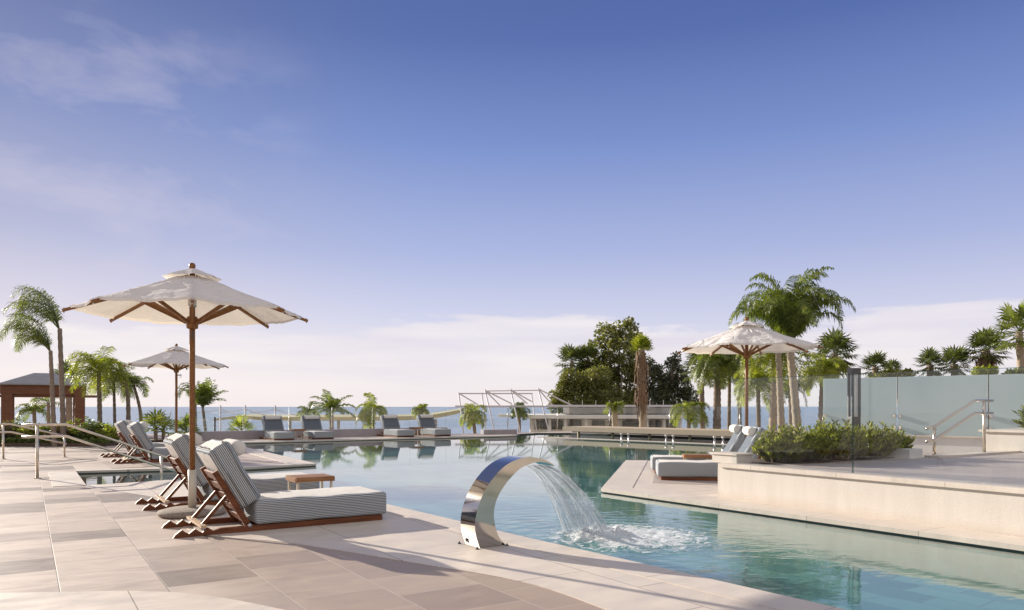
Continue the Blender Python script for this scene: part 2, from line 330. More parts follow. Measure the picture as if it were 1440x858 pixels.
def sheetmat():
    m, nt, out = newmat('thin water sheet')
    tc = N(nt, 'ShaderNodeTexCoord'); mp = N(nt, 'ShaderNodeMapping'); mp.inputs['Scale'].default_value = (30, 2.2, 1); L(nt, tc.outputs['UV'], mp.inputs[0])
    nz = N(nt, 'ShaderNodeTexNoise', Scale=2.0, Detail=4.0, Distortion=.4); L(nt, mp.outputs[0], nz.inputs['Vector'])
    f = ramp(nt, nz.outputs[0], [(.43, .02), (.60, .85)])
    d = N(nt, 'ShaderNodeBsdfDiffuse'); d.inputs[0].default_value = (.95,.96,.98,1)
    g = N(nt, 'ShaderNodeBsdfGlossy', Roughness=.12)
    bp = N(nt, 'ShaderNodeBump', Strength=1.0, Distance=.03); L(nt, nz.outputs[0], bp.inputs['Height']); L(nt, bp.outputs[0], g.inputs['Normal']); L(nt, bp.outputs[0], d.inputs['Normal'])
    tl = N(nt, 'ShaderNodeBsdfTranslucent'); tl.inputs[0].default_value = (.95,.96,.98,1); L(nt, bp.outputs[0], tl.inputs['Normal'])
    dt_ = N(nt, 'ShaderNodeMixShader', Fac=.4); L(nt, d.outputs[0], dt_.inputs[1]); L(nt, tl.outputs[0], dt_.inputs[2])
    a = N(nt, 'ShaderNodeMixShader', Fac=.12); L(nt, dt_.outputs[0], a.inputs[1]); L(nt, g.outputs[0], a.inputs[2])
    t = N(nt, 'ShaderNodeBsdfTransparent'); t.inputs[0].default_value = (.93,.97,.98,1)
    c = N(nt, 'ShaderNodeMixShader'); L(nt, f, c.inputs[0]); L(nt, t.outputs[0], c.inputs[1]); L(nt, a.outputs[0], c.inputs[2])
    L(nt, c.outputs[0], out.inputs[0]); return m
M['sheet'] = sheetmat()
def foammat():
    m, nt, out = newmat('churned foam')
    g = N(nt, 'ShaderNodeNewGeometry')
    tc = N(nt, 'ShaderNodeTexCoord')
    ds = N(nt, 'ShaderNodeVectorMath', operation='LENGTH'); L(nt, tc.outputs['Object'], ds.inputs[0])
    nz = N(nt, 'ShaderNodeTexNoise', Scale=9.0, Detail=7.0, Roughness=.68, Distortion=1.4); L(nt, g.outputs['Position'], nz.inputs['Vector'])
    v = math_n(nt, 'SUBTRACT', math_n(nt, 'MULTIPLY', nz.outputs[0], 1.25), math_n(nt, 'MULTIPLY', ds.outputs['Value'], .62))
    f = ramp(nt, v, [(.17, 0.0), (.30, .75), (.55, .95)])
    d = N(nt, 'ShaderNodeBsdfPrincipled', Roughness=.5); d.inputs['Base Color'].default_value = (.86,.89,.91,1)
    bp = N(nt, 'ShaderNodeBump', Strength=1.0, Distance=.04); L(nt, nz.outputs[0], bp.inputs['Height']); L(nt, bp.outputs[0], d.inputs['Normal'])
    t = N(nt, 'ShaderNodeBsdfTransparent')
    c = N(nt, 'ShaderNodeMixShader'); L(nt, f, c.inputs[0]); L(nt, t.outputs[0], c.inputs[1]); L(nt, d.outputs[0], c.inputs[2])
    L(nt, c.outputs[0], out.inputs[0]); return m
M['foam'] = foammat()

# ---------------------------------------------------------------- mesh builder
class MB:
    def __init__(s): s.v = []; s.f = []; s.mi = []; s.cur = 0; s.uv = None
    def add(s, vs, fs):
        o = len(s.v); s.v += [tuple(p) for p in vs]; s.f += [tuple(i+o for i in f) for f in fs]; s.mi += [s.cur]*len(fs); return s
    def box(s, c, size, rot=None):
        c = Vector(c); hx, hy, hz = (x/2 for x in size)
        vs = [Vector((x, y, z)) for x in (-hx, hx) for y in (-hy, hy) for z in (-hz, hz)]
        if rot is not None: vs = [rot @ p for p in vs]
        return s.add([p+c for p in vs], [(0,1,3,2),(4,6,7,5),(0,4,5,1),(2,3,7,6),(0,2,6,4),(1,5,7,3)])
    def bar(s, a, b, w, h=None, up=Vector((0,0,1))):
        a = Vector(a); b = Vector(b); h = h or w; t = (b-a).normalized()
        sd = t.cross(up)
        if sd.length < 1e-4: sd = t.cross(Vector((0,1,0)))
        sd.normalize(); n = sd.cross(t)
        vs = [p + sd*w/2*i + n*h/2*j for p in (a, b) for i, j in ((-1,-1),(1,-1),(1,1),(-1,1))]
        return s.add(vs, [(3,2,1,0),(4,5,6,7),(0,1,5,4),(1,2,6,5),(2,3,7,6),(3,0,4,7)])
    def tube(s, pts, rad, n=10, cap=True):
        pts = [Vector(p) for p in pts]
        if isinstance(rad, (int, float)): rad = [rad]*len(pts)
        rings = []; sd = None
        for i, p in enumerate(pts):
            t = (pts[min(i+1, len(pts)-1)] - pts[max(i-1, 0)]).normalized()
            if sd is None:
                sd = t.cross(Vector((0,0,1)))
                if sd.length < .05: sd = t.cross(Vector((0,1,0)))
            sd = (sd - t*sd.dot(t)).normalized(); up = sd.cross(t)
            rings.append([p + (sd*math.cos(a) + up*math.sin(a))*rad[i] for a in (2*math.pi*k/n for k in range(n))])
        vs = [q for r in rings for q in r]; fs = []
        for i in range(len(pts)-1):
            for k in range(n):
                fs.append((i*n+k, i*n+(k+1)%n, (i+1)*n+(k+1)%n, (i+1)*n+k))
        if cap: fs += [tuple(range(n-1, -1, -1)), tuple((len(pts)-1)*n+k for k in range(n))]
        return s.add(vs, fs)
    def lathe(s, prof, n=24, c=(0,0,0)):
        c = Vector(c); vs = [c + Vector((r*math.cos(2*math.pi*k/n), r*math.sin(2*math.pi*k/n), z)) for r, z in prof for k in range(n)]
        fs = [(i*n+k, i*n+(k+1)%n, (i+1)*n+(k+1)%n, (i+1)*n+k) for i in range(len(prof)-1) for k in range(n)]
        fs += [tuple(range(n-1,-1,-1)), tuple((len(prof)-1)*n+k for k in range(n))]
        return s.add(vs, fs)
    def prism(s, poly, z0, z1, bottom=True):
        n = len(poly); vs = [(p[0], p[1], z0) for p in poly] + [(p[0], p[1], z1) for p in poly]
        tris = tessellate_polygon([[Vector((p[0], p[1], 0)) for p in poly]])
        up = []
        for t in tris:
            a, b, c = (Vector((poly[i][0], poly[i][1])) for i in t)
            cr = (b-a).x*(c-a).y-(b-a).y*(c-a).x
            up.append(tuple(t) if cr > 0 else tuple(reversed(t)))
        fs = [tuple(i+n for i in t) for t in up]
        if bottom: fs += [tuple(reversed(t)) for t in up]
        area = sum(poly[i][0]*poly[(i+1)%n][1]-poly[(i+1)%n][0]*poly[i][1] for i in range(n))
        for i in range(n):
            j = (i+1) % n
            fs.append((i, j, j+n, i+n) if area > 0 else (j, i, i+n, j+n))
        return s.add(vs, fs)
    def build(s, name, mats, parent=None, smooth=False, loc=None, bevel=0):
        me = bpy.data.meshes.new(name); me.from_pydata(s.v, [], s.f)
        if not isinstance(mats, (list, tuple)): mats = [mats]
        for m in mats: me.materials.append(M[m] if isinstance(m, str) else m)
        me.polygons.foreach_set('material_index', s.mi)
        if smooth: me.polygons.foreach_set('use_smooth', [True]*len(me.polygons))
        me.update()
        if bevel:
            bm = bmesh.new(); bm.from_mesh(me)
            bmesh.ops.bevel(bm, geom=bm.edges[:], offset=bevel, segments=2, affect='EDGES', profile=.6, clamp_overlap=True)
            bm.to_mesh(me); bm.free()
        o = bpy.data.objects.new(name, me); COL.objects.link(o)
        if parent: o.parent = parent
        if loc is not None: o.location = loc
        return o

def tag(o, label=None, cat=None, group=None, kind=None):
    if label: o['label'] = label
    if cat: o['category'] = cat
    if group: o['group'] = group
    if kind: o['kind'] = kind
    return o
def thing(name, label, cat, loc=(0,0,0), rz=0, group=None):
    o = bpy.data.objects.new(name, None); o.empty_display_size = .2; COL.objects.link(o)
    o.location = loc; o.rotation_euler = (0, 0, rz)
    return tag(o, label, cat, group)
def dup(root, label, loc, rz=0, group=None):
    r = root.copy(); COL.objects.link(r); r.location = loc; r.rotation_euler = (0, 0, rz); r['label'] = label
    if group: r['group'] = group
    for ch in list(root.children):
        c = ch.copy(); COL.objects.link(c); c.parent = r
        for g in list(ch.children):
            d = g.copy(); COL.objects.link(d); d.parent = c
    return r
def smooth_by_angle(o, ang=40):
    me = o.data
    me.polygons.foreach_set('use_smooth', [True]*len(me.polygons))
    bm = bmesh.new(); bm.from_mesh(me)
    for e in bm.edges:
        e.smooth = not (len(e.link_faces) == 2 and e.calc_face_angle(0) > R(ang))
    bm.to_mesh(me); bm.free()

# ---------------------------------------------------------------- setting: pool and decks
def catmull(pts, n=6):
    out = []
    for i in range(len(pts)-1):
        p0 = pts[max(i-1,0)]; p1 = pts[i]; p2 = pts[i+1]; p3 = pts[min(i+2, len(pts)-1)]
        for k in range(n):
            t = k/n
            out.append(tuple(.5*((2*p1[j]) + (-p0[j]+p2[j])*t + (2*p0[j]-5*p1[j]+4*p2[j]-p3[j])*t*t + (-p0[j]+3*p1[j]-3*p2[j]+p3[j])*t**3) for j in (0,1)))
    out.append(tuple(pts[-1])); return out

near = catmull([(7.2,-2.9), (3.45,2.4), (1.93,4.43), (.96,5.73), (-.14,7.20), (-.62,7.90), (-1.56,9.2), (-2.95,11.05), (-4.35,12.85)])
chan = [(-5.05,12.75), (-5.75,12.1), (-6.5,11.42), (-8.1,13.9), (-6.55,14.55), (-5.17,14.75), (-4.12,15.75)]
farl = [(-9.5,24.9), (.15,31.3), (.35,33.0), (1.2,34.2), (2.6,34.4), (10.2,26.6)]
right = [(9.2,19.4), (7.2,16.9), (2.56,16.7), (1.32,10.92), (4.39,6.43), (10.9,-2.9)]
POOL = near + chan + farl + right
OUTER = [(-60,-22), (45,-22), (45,40), (14,38), (3,37), (.2,34.6), (-1.6,33.5), (-12.8,27.3), (-14.5,33), (-60,33)]
WZ = -.05

def holed(name, outer, holes, z, mat):
    loops = [[Vector((p[0], p[1], 0)) for p in outer]] + [[Vector((p[0], p[1], 0)) for p in h] for h in holes]
    flat = [p for l in loops for p in l]
    mb = MB(); fs = []
    for t in tessellate_polygon(loops):
        a, b, c = (flat[i] for i in t)
        cr = (b-a).x*(c-a).y-(b-a).y*(c-a).x
        fs.append(tuple(t) if cr > 0 else tuple(reversed(t)))
    mb.add([(p.x, p.y, z) for p in flat], fs)
    n = len(outer); base = len(mb.v)
    mb.add([(p[0], p[1], z) for p in outer] + [(p[0], p[1], -7) for p in outer], [(i, i+n, (i+1)%n+n, (i+1)%n) for i in range(n)])
    return mb.build(name, mat)
deck = tag(holed('pool_deck', OUTER, [POOL], 0, 'tile'), kind='structure')

M['coping_shade'] = simple('painted coping shade', (.075,.10,.09), .35, var=.2, scale=3)  # dark band painted in place of the shadow line under the coping
M['poolwall'] = simple('pool wall mosaic', (.15,.29,.28), .5, var=.2, scale=5)
mb = MB(); mb.cur = 1                              # basin: floor and walls under the water
n = len(POOL)
mb.add([(p[0], p[1], -.012) for p in POOL] + [(p[0], p[1], -.085) for p in POOL], [(i, (i+1)%n, (i+1)%n+n, i+n) for i in range(n)])
mb.cur = 2; mb.add([(p[0], p[1], -.085) for p in POOL] + [(p[0], p[1], -.36) for p in POOL], [(i, (i+1)%n, (i+1)%n+n, i+n) for i in range(n)])
mb.cur = 0; mb.prism([(-12,-4), (13,-4), (13,36), (-12,36)], -.6, -.36)
tag(mb.build('pool_basin', ['poolfloor', 'coping_shade', 'poolwall']), kind='structure')
mb = MB(); loop = [[Vector((p[0], p[1], 0)) for p in POOL]]; fs = []
for t in tessellate_polygon(loop):
    a, b, c = (loop[0][i] for i in t)
    fs.append(tuple(t) if (b-a).x*(c-a).y-(b-a).y*(c-a).x > 0 else tuple(reversed(t)))
mb.add([(p[0], p[1], WZ) for p in POOL], fs)
tag(mb.build('water', 'water'), kind='structure')

def offset(path, w):
    out = []
    for i, p in enumerate(path):
        a = Vector(path[max(i-1,0)]); b = Vector(path[min(i+1,len(path)-1)]); t = (b-a).normalized()
        out.append((p[0]-t.y*w, p[1]+t.x*w))
    return out
def strip(path, w0, w1, z0, z1):
    a = offset(path, w0); b = offset(path, w1)
    mb = MB(); n = len(path)
    vs = [(p[0], p[1], z1) for p in a] + [(p[0], p[1], z1) for p in b] + [(p[0], p[1], z0) for p in a] + [(p[0], p[1], z0) for p in b]
    fs = []
    for i in range(n-1):
        fs += [(i, i+1, i+1+n, i+n), (i, i+2*n, i+1+2*n, i+1), (i+n, i+1+n, i+1+3*n, i+3*n)]
    fs += [(0, n, 3*n, 2*n), (n-1, 3*n-1, 4*n-1, 2*n-1)]
    mb.add(vs, fs)
    bm = bmesh.new(); me = bpy.data.meshes.new('t'); me.from_pydata(mb.v, [], mb.f); bm.from_mesh(me); bmesh.ops.recalc_face_normals(bm, faces=bm.faces[:])
    bm.to_mesh(me); bm.free(); mb2 = MB(); mb2.add([v.co[:] for v in me.vertices], [tuple(p.vertices) for p in me.polygons]); bpy.data.meshes.remove(me)
    return mb2
# light paving between the curved joint and the pool edge
inner = catmull([(5.0,-3.0), (2.2,1.6), (.98,3.6), (.55,4.44), (.07,5.13), (-.81,5.80), (-1.55,6.33), (-2.05,6.65), (-2.9,7.05), (-3.6,8.0), (-4.4,9.6), (-6.4,11.2)])
edge = list(near) + [(-5.05,12.75), (-5.75,12.1), (-6.42,11.48)]
mb = MB(); mb.prism(inner + [(p[0], p[1]) for p in reversed(edge)], -.02, .004, bottom=False)
tag(mb.build('light_paving', 'cream_tile'), kind='structure')
mb = MB(); arc = catmull([(-9,4.6), (-5,4.85), (-3.35,4.82), (-2.3,4.86), (-1.55,4.55), (-.9,4.0), (0,2.6)])
mb.prism(arc + [(-1,-3), (-9,-3)], -.02, .004, bottom=False)
tag(mb.build('curved_paving', 'cream_tile'), kind='structure')
tag(strip(near, -.015, .30, -.032, .008).build('pool_kerb', 'coping'), kind='structure')
tag(strip(chan[2:4], -.015, .42, -.032, .008).build('channel_kerb', 'coping'), kind='structure')
tag(strip([chan[3]]+chan[4:], -.015, .30, -.032, .009).build('peninsula_kerb', 'coping'), kind='structure')
tag(strip(farl[:2], -.04, .5, -.032, .010).build('far_kerb', 'coping'), kind='structure')
tag(strip([chan[-1], farl[0]], -.015, .5, -.032, .008).build('peninsula_side_kerb', 'coping'), kind='structure')
tag(strip(right[2:6], -.025, .45, -.035, .012).build('island_kerb', 'coping'), kind='structure')
mb = MB(); mb.prism([(1.55,11.0), (4.6,6.9), (9,8), (9,16.4), (2.75,16.45)], -.02, .005, bottom=False)
tag(mb.build('island_paving', 'cream_tile'), kind='structure')
mb = MB(); mb.prism([(2.2,11.75), (5.2,10.6), (8.6,12), (8.6,15.6), (3.0,15.6)], -.01, .0095, bottom=False)
tag(mb.build('island_mat_paving', 'terrace_tile'), kind='structure')

# beach level and sea
mb = MB(); mb.add([(-900,-60,-5.6), (900,-60,-5.6), (900,62,-5.6), (-900,62,-5.6)], [(0,1,2,3)])
tag(mb.build('beach', 'sand'), kind='structure')
mb = MB(); ys = [40, 120, 400, 1500, 6000, 45000]
mb.add([(x, y, -6) for y in ys for x in (-45000, -3000, 0, 3000, 45000)], [(r*5+c, r*5+c+1, r*5+c+6, r*5+c+5) for r in range(5) for c in range(4)])
tag(mb.build('sea', 'sea'), kind='structure')

# upper terrace on the right with its retaining wall
W0 = Vector((2.77, 9.89, 0)); WD = Vector((4.67-2.77, 6.84-9.89, 0)).normalized()
W1 = W0 + WD*13
TZ = .455
terr = [(W0.x, W0.y), (W1.x, W1.y), (26, W1.y), (26, 23.6), (9.2,13.05), (6.2,11.1), (5.9,12.2), (3.0,10.55)]
mb = MB(); mb.prism([(W0.x+.06, W0.y+.02), (W1.x+.06, W1.y), (26, W1.y), (26, 23.6), (9.2,13.05), (6.2,11.1), (5.9,12.2), (3.1,10.5)], -.1, TZ-.012)
tag(mb.build('terrace', 'terrace_tile'), kind='structure')
rw = thing('retaining_wall', 'long low cream plaster wall along the right side of the pool', 'wall', W0)
nrm = Vector((-WD.y, WD.x, 0))                       # towards the terrace
def wq(a, w0, w1, z0, z1, l0=0, l1=13):
    m_ = MB(); p = [W0+WD*l0-nrm*0, W0+WD*l1]
    if nrm.x < 0: pass
    s = 1 if nrm.dot(Vector((1,.5,0))) > 0 else -1
    q = [WD*l0+nrm*s*w0, WD*l1+nrm*s*w0, WD*l1+nrm*s*w1, WD*l0+nrm*s*w1]
    m_.prism([(v.x, v.y) for v in q], z0, z1); return m_
wq(0, 0, .22, .0, .405).build('wall', 'plaster', rw)
wq(0, -.035, .30, .405, .455, -.04).build('coping', 'coping', rw, bevel=.008)
mb = MB(); mb.bar((0.02,0,.2), (U.x*3.1, U.y*3.1, .2), .2, .4); mb.build('return_wall', 'plaster', rw)

# lower walk behind the terrace
mb = MB(); mb.prism([(5.95,12.25), (6.25,11.15), (9.2,13.1), (26,23.7), (26,30), (6,20)], -.05, .24)
tag(mb.build('path', 'terrace_tile'), kind='structure')
mb = MB(); a = Vector((6.22,11.12,0)); mb.bar(a+Vector((0,0,.362)), a+U*9+Vector((0,0,.362)), .22, .22)
tag(mb.build('terrace_kerb', 'coping'), kind='structure')

# bridge over the far end of the pool
BA = Vector((2.2,32.4,0)); BD = Vector((7.74-2.44, 26.6-32.2, 0)).normalized(); BN = Vector((-BD.y, BD.x, 0))
if BN.y < 0: BN = -BN
BL = 12.5
br = thing('footbridge', 'pale timber footbridge crossing the far end of the pool', 'bridge', BA)
rotB = Matrix.Rotation(math.atan2(BD.y, BD.x), 3, 'Z')
mb = MB()
for k in range(12):
    mb.box(BD*(BL/2)+BN*(.08+k*.155+.07)+Vector((0,0,.318)), (BL, .148, .04), rotB)
mb.build('decking', 'bridge_wood', br)
mb = MB(); mb.box(BD*(BL/2)+Vector((0,0,.245)), (BL, .06, .185), rotB); mb.build('fascia', 'bridge_wood', br)
mb = MB(); mb.box(BD*(BL/2)+BN*1.0+Vector((0,0,.20)), (BL, .2, .18), rotB); mb.build('beam', 'darkstone', br)
for k in range(7):
    mb = MB(); p = BD*(.6+k*1.85)+BN*.35
    mb.tube([p+Vector((0,0,-1.2)), p+Vector((0,0,.15))], .06, 10); mb.build('post', 'bridge_wood', br, smooth=True)
mb = MB(); mb.prism([tuple((BA+BN*2.25+BD*s)[:2]) for s in (-1.5, BL+3)] + [tuple((BA+BN*2.6+BD*s)[:2]) for s in (BL+3, -1.5)], -.5, .30)
tag(mb.build('back_wall', 'darkstone'), 'dark stone wall under the footbridge at the back of the pool', 'wall')
mb = MB(); LE = BA - BN*1.9 + BD*.3
mb.prism([tuple((LE+BN*w+BD*s)[:2]) for s, w in ((0,0), (BL,0), (BL,.28), (0,.28))], -.35, -.035)
tag(mb.build('pool_ledge', 'coping'), kind='structure')
bol = None
blabels = ['first thin steel post in the water before the footbridge, counted from its far end', 'second thin steel post in the water before the footbridge, counted from its far end',
           'third thin steel post in the water before the footbridge, counted from its far end', 'fourth thin steel post in the water before the footbridge, counted from its far end',
           'thin steel post in the water nearest the white lounger bolsters', 'thin steel post in the water two short of the bolsters']
for px, lb in zip((874, 884, 937, 947, 1005, 1017), [blabels[0], blabels[1], blabels[2], blabels[3], blabels[5], blabels[4]]):
    # intersect the pixel column with a line just before the ledge
    o_ = BA - BN*1.2; r = (px-CX)/F
    t = (r*o_.y - o_.x)/(BD.x - r*BD.y); p = o_ + BD*t
    if bol is None:
        bol = thing('water_post', lb, 'post', (p.x, p.y, -.1), 0, 'steel posts standing before the footbridge')
        MB().tube([(0,0,-.3), (0,0,.24)], .035, 10).build('shaft', 'steel_brushed', bol, smooth=True)
        MB().lathe([(.05,.22), (.055,.26), (.05,.29), (.02,.30)], 12).build('cap', 'steel_brushed', bol)
    else: dup(bol, lb, (p.x, p.y, -.1))

# far low wall, glass balustrades
FW = Vector((-9, 28.75, 0))
def uline(t, off=0): return FW + U*t + V*off
fw = tag(MB().bar(uline(-3.1)+Vector((0,0,.15)), uline(7.3)+Vector((0,0,.15)), .25, .30).build('parapet_wall', 'greystone', bevel=.01), 'low grey stone parapet behind the far row of loungers', 'wall')
bw = tag(MB().bar(Vector((-1.3,32.6,.10)), Vector((.15,33.3,.10)), .35, .20).build('step_block', 'greystone', bevel=.01), 'low grey brown block at the far pool corner', 'wall')
def balustrade(name, label, pts, z0, z1, panel=1.6, posts=False, thick=.018):
    t = thing(name, label, 'glass fence', (pts[0][0], pts[0][1], 0))
    o = Vector((pts[0][0], pts[0][1], 0))
    for a, b in zip(pts[:-1], pts[1:]):
        a = Vector((a[0], a[1], 0)); b = Vector((b[0], b[1], 0)); ln = (b-a).length; k = max(1, round(ln/panel)); d = (b-a)/k; dn = d.normalized()
        for i in range(k):
            s = a + d*i + dn*.012; e = a + d*(i+1) - dn*.012; zc = Vector((0,0,(z0+z1)/2))
            p = MB().bar(s-o+zc, e-o+zc, thick, z1-z0).build('pane', 'glass', t)
            q = MB(); q.bar(s-o+Vector((0,0,z1+.004)), e-o+Vector((0,0,z1+.004)), thick, .008)
            q.bar(e-o+Vector((0,0,z0)), e-o+Vector((0,0,z1)), .010, .010)
            q.build('glass_edge', 'glass_edge', p)
            if posts:
                MB().tube([s-o+Vector((0,0,z0-.1)), s-o+Vector((0,0,z1-.1))], .022, 8).build('post', 'steel_brushed', t, smooth=True)
    return t
balustrade('glass_balustrade', 'clear glass fence on the grey parapet behind the far loungers', [uline(-3.0)[:2], uline(7.3)[:2], (-.2,34.4)], .3, 1.16, 1.7)
balustrade('glass_balustrade', 'clear glass fence along the back of the footbridge before the white beach building', [(-.2,34.6), (2.2,36.4), tuple((BA+BN*2.45+BD*13.5)[:2])], .3, 1.22, 3.0, True)
sgn = 1 if nrm.dot(Vector((1,.5,0))) > 0 else -1
gb0 = W0 + nrm*sgn*.12 + WD*.05
GJ = (480/F*gb0.y - gb0.x)/(WD.x - 480/F*WD.y)
balustrade('glass_balustrade', 'frameless clear glass fence on top of the cream retaining wall', [tuple(gb0[:2]), tuple((gb0+WD*GJ)[:2]), tuple((gb0+WD*(GJ+.01))[:2]), tuple((gb0+WD*9)[:2])], .456, 1.56, 4.0)
ga = Vector((-11.6, 27.3, 0))
gate = thing('gate', 'small glass gate with dark posts at the end of the grey parapet', 'gate', ga)
for k in (0, .75):
    MB().bar(U*k+Vector((0,0,0)), U*k+Vector((0,0,.82)), .05).build('post', 'darkmetal', gate)
MB().bar(U*.05+Vector((0,0,.45)), U*.7+Vector((0,0,.45)), .02, .7).build('pane', 'glass', gate)

# frosted privacy screen on the right
S0 = Vector((X(1157,17.5), 17.5, 0)); S1 = Vector((X(1440,14.8), 14.8, 0)); SD = (S1-S0).normalized()
ps = thing('privacy_screen', 'tall frosted glass screen on a white base behind the planting on the right', 'screen', S0)
z0s, z1s = .56, 1.82
MB().bar(Vector((0,0,.4)), SD*14+Vector((0,0,.4)), .25, .32).build('base_wall', 'whitewall', ps)
MB().bar(SD*-.03+Vector((0,-.02,.575)), SD*14+Vector((0,-.02,.575)), .32, .03).build('cap', 'coping', ps)
rr_ = lambda px: ((px-CX)/F*S0.y - S0.x)/(SD.x - (px-CX)/F*SD.y)
cuts = [0.0, rr_(1262), rr_(1390), rr_(1390)*1.62, 9.5]
for a, b in zip(cuts[:-1], cuts[1:]):
    p = MB().bar(SD*(a+.012)+Vector((0,0,(z0s+z1s)/2+.03)), SD*(b-.012)+Vector((0,0,(z0s+z1s)/2+.03)), .02, z1s-z0s).build('pane', 'frosted', ps)
    for zz in (.75, 1.0):
        for s in (a+.05, b-.05):
            MB().box(SD*s+Vector((-.02,-.025,zz)), (.05,.03,.06)).build('clamp', 'steel_brushed', p)
wb = thing('planter', 'cream planter block at the right edge beside the frosted screen', 'planter', (8.35, 12.45, TZ-.02), UA)
MB().box((1.2,.0,.17), (2.4,1.0,.34)).build('body', 'plaster', wb)
MB().box((1.2,.0,.355), (2.5,1.1,.035)).build('rim', 'coping', wb)

# ---------------------------------------------------------------- loungers
def cushion(name, size, mats, parent, loc, ry=0, facemap=None, bev=.035):
    """rounded upholstered box; facemap chooses the fabric from the face normal"""
    bm = bmesh.new(); bmesh.ops.create_cube(bm, size=1)
    bmesh.ops.scale(bm, vec=size, verts=bm.verts)
    for f in bm.faces: f.material_index = facemap(f.normal) if facemap else 0
    bmesh.ops.subdivide_edges(bm, edges=bm.edges[:], cuts=5, use_grid_fill=True)
    sharp = [e for e in bm.edges if len(e.link_faces) == 2 and e.calc_face_angle(0) > 1]
    bmesh.ops.bevel(bm, geom=sharp, offset=bev, segments=4, affect='EDGES', profile=.5)
    for v in bm.verts:
        c = v.co
        w = noise.noise(Vector((c.x*4, c.y*4, c.z*6)))*.009
        if abs(c.x) < .012: c.z *= .955; c.y *= .985             # sewn seam across the middle
        k = (1-min(1, abs(c.x)/(size[0]/2))**2)*(1-min(1, abs(c.y)/(size[1]/2))**2)
        c.z += (w + .012*k)*(1 if c.z > 0 else -.3); c.y += noise.noise(Vector((c.x*3, 5, c.z*3)))*.006
    for f in bm.faces: f.smooth = True
    me = bpy.data.meshes.new(name); bm.to_mesh(me); bm.free()
    for m in mats: me.materials.append(M[m])
    o = bpy.data.objects.new(name, me); COL.objects.link(o); o.parent = parent; o.location = loc; o.rotation_euler = (0, ry, 0)
    return o
LG = 'sun loungers set out around the pool'
def make_lounger(label):
    t = thing('sun_lounger', label, 'sun lounger', (0,0,0), 0, LG)
    hw = .335
    for s in (-1, 1):
        mb = MB()                                                  # long base rail, its rear end cut as a sawtooth rack
        mb.box((.53, s*hw, .032), (1.60, .045, .054))
        prof = [(-.68,.0)]
        for k in range(3):
            x0 = -.68+k*.115; prof += [(x0+.02,.030), (x0+.075,.072), (x0+.115,.040)]
        prof += [(-.27,.058), (-.27,.006)]
        n = len(prof)
        vs = [(x, s*hw-.0225, z) for x, z in prof] + [(x, s*hw+.0225, z) for x, z in prof]
        mb.add(vs, [tuple(range(n)), tuple(range(2*n-1, n-1, -1))] + [(i, i+n, (i+1)%n+n, (i+1)%n) for i in range(n)])
        mb.build('rail', 'teak', t)
    mb = MB()
    for x in (.06, .5, .95, 1.27): mb.box((x, 0, .035), (.07, .62, .036))
    mb.box((1.345, 0, .032), (.03, .715, .05)); mb.build('cross_slats', 'teak', t)
    ang = R(60)
    dirb = Vector((-math.cos(ang), 0, math.sin(ang)))
    bf = MB()
    for s in (-1, 1): bf.bar(Vector((0, s*.29, .05)), Vector((0, s*.29, .05))+dirb*.62, .04, .055, up=Vector((1,0,.4)))
    for k in (.08, .2, .32, .44, .56): bf.bar(Vector((0, -.27, .05))+dirb*k, Vector((0, .27, .05))+dirb*k, .08, .02, up=Vector((1,0,.577)))
    bf.build('backrest_frame', 'teak', t)
    pivot = Vector((0,0,.05))+dirb*.34
    for s in (-1, 1):
        MB().bar(pivot+Vector((-.02, s*.24, 0)), Vector((-.42, s*.24, .075)), .03, .03).build('prop_strut', 'teak', t)
    MB().bar((-.42,-.37,.085), (-.42,.37,.085), .05, .025).build('prop_bar', 'teak_pale', t)
    for s in (-1, 1): MB().tube([(0,s*.36,.06), (0,s*.30,.06)], .022, 8).build('hinge_bolt', 'steel_brushed', t, smooth=True)
    side = lambda n: 0 if n.z < .5 else 1
    cushion('mattress', (1.36, .72, .235), ['stripe', 'white_cloth'], t, (.735, 0, .178), 0, side)
    # back cushion: local z is its thickness, +z the face one leans on
    fm = lambda n: 2 if n.z > .5 else (0 if abs(n.y) > .5 else 1)
    bc = cushion('back_cushion', (.64, .72, .21), ['stripe', 'white_cloth', 'slate'], t, Vector((0,0,.05))+dirb*.50+Vector((math.sin(ang),0,math.cos(ang)))*.14, 0, fm, .04)
    bc.rotation_euler = (0, ang - 0, 0)
    bc.rotation_euler = Matrix(((-dirb.x, 0, math.sin(ang)), (0, 1, 0), (-dirb.z, 0, math.cos(ang)))).to_euler()
    bm = MB(); c = Vector((0,0,.05))+dirb*.69+Vector((math.sin(ang),0,math.cos(ang)))*.305
    bm.tube([c+Vector((0,y,0)) for y in (-.275,-.27,-.255,-.2,0,.2,.255,.27,.275)], [.04,.06,.071,.076,.078,.076,.071,.06,.04], 18)
    bm.build('bolster', 'white_cloth', t, smooth=True)
    return t
O1 = Vector((-2.51,7.19,0)) + V*.36
lg = make_lounger('nearest lounger, striped sides, head end beside the stone parasol base')
lg.location = O1; lg.rotation_euler = (0,0,UA)
O2 = O1 + V*2.17
dup(lg, 'striped lounger just behind the nearest one, beyond the big parasol pole', O2, UA)
e3 = G(159.5,652.4) + U*.68 + V*.33; dup(lg, 'grey looking lounger beside the water channel, nearer of the two under the smaller parasol', e3, UA)
e4 = G(143,643.6) + U*.68 + V*.33; dup(lg, 'lounger farthest back on the left deck, next to the garden bed', e4, UA)
FA = math.atan2(-V.y, -V.x)
farlab = ['first lounger from the gate in the far row, left of the first far table', 'second lounger from the gate in the far row, right of the first far table',
          'third lounger from the gate in the far row, before the parapet end', 'last lounger of the far row, nearest the white steel frame']
farpos = [(385.7,620), (443,618.6), (559,615.6), (612,614.2)]
for lb, (px, py) in zip(farlab, farpos):
    p = G(px, py) + U*.36 + V*1.40
    dup(lg, lb, p, FA)
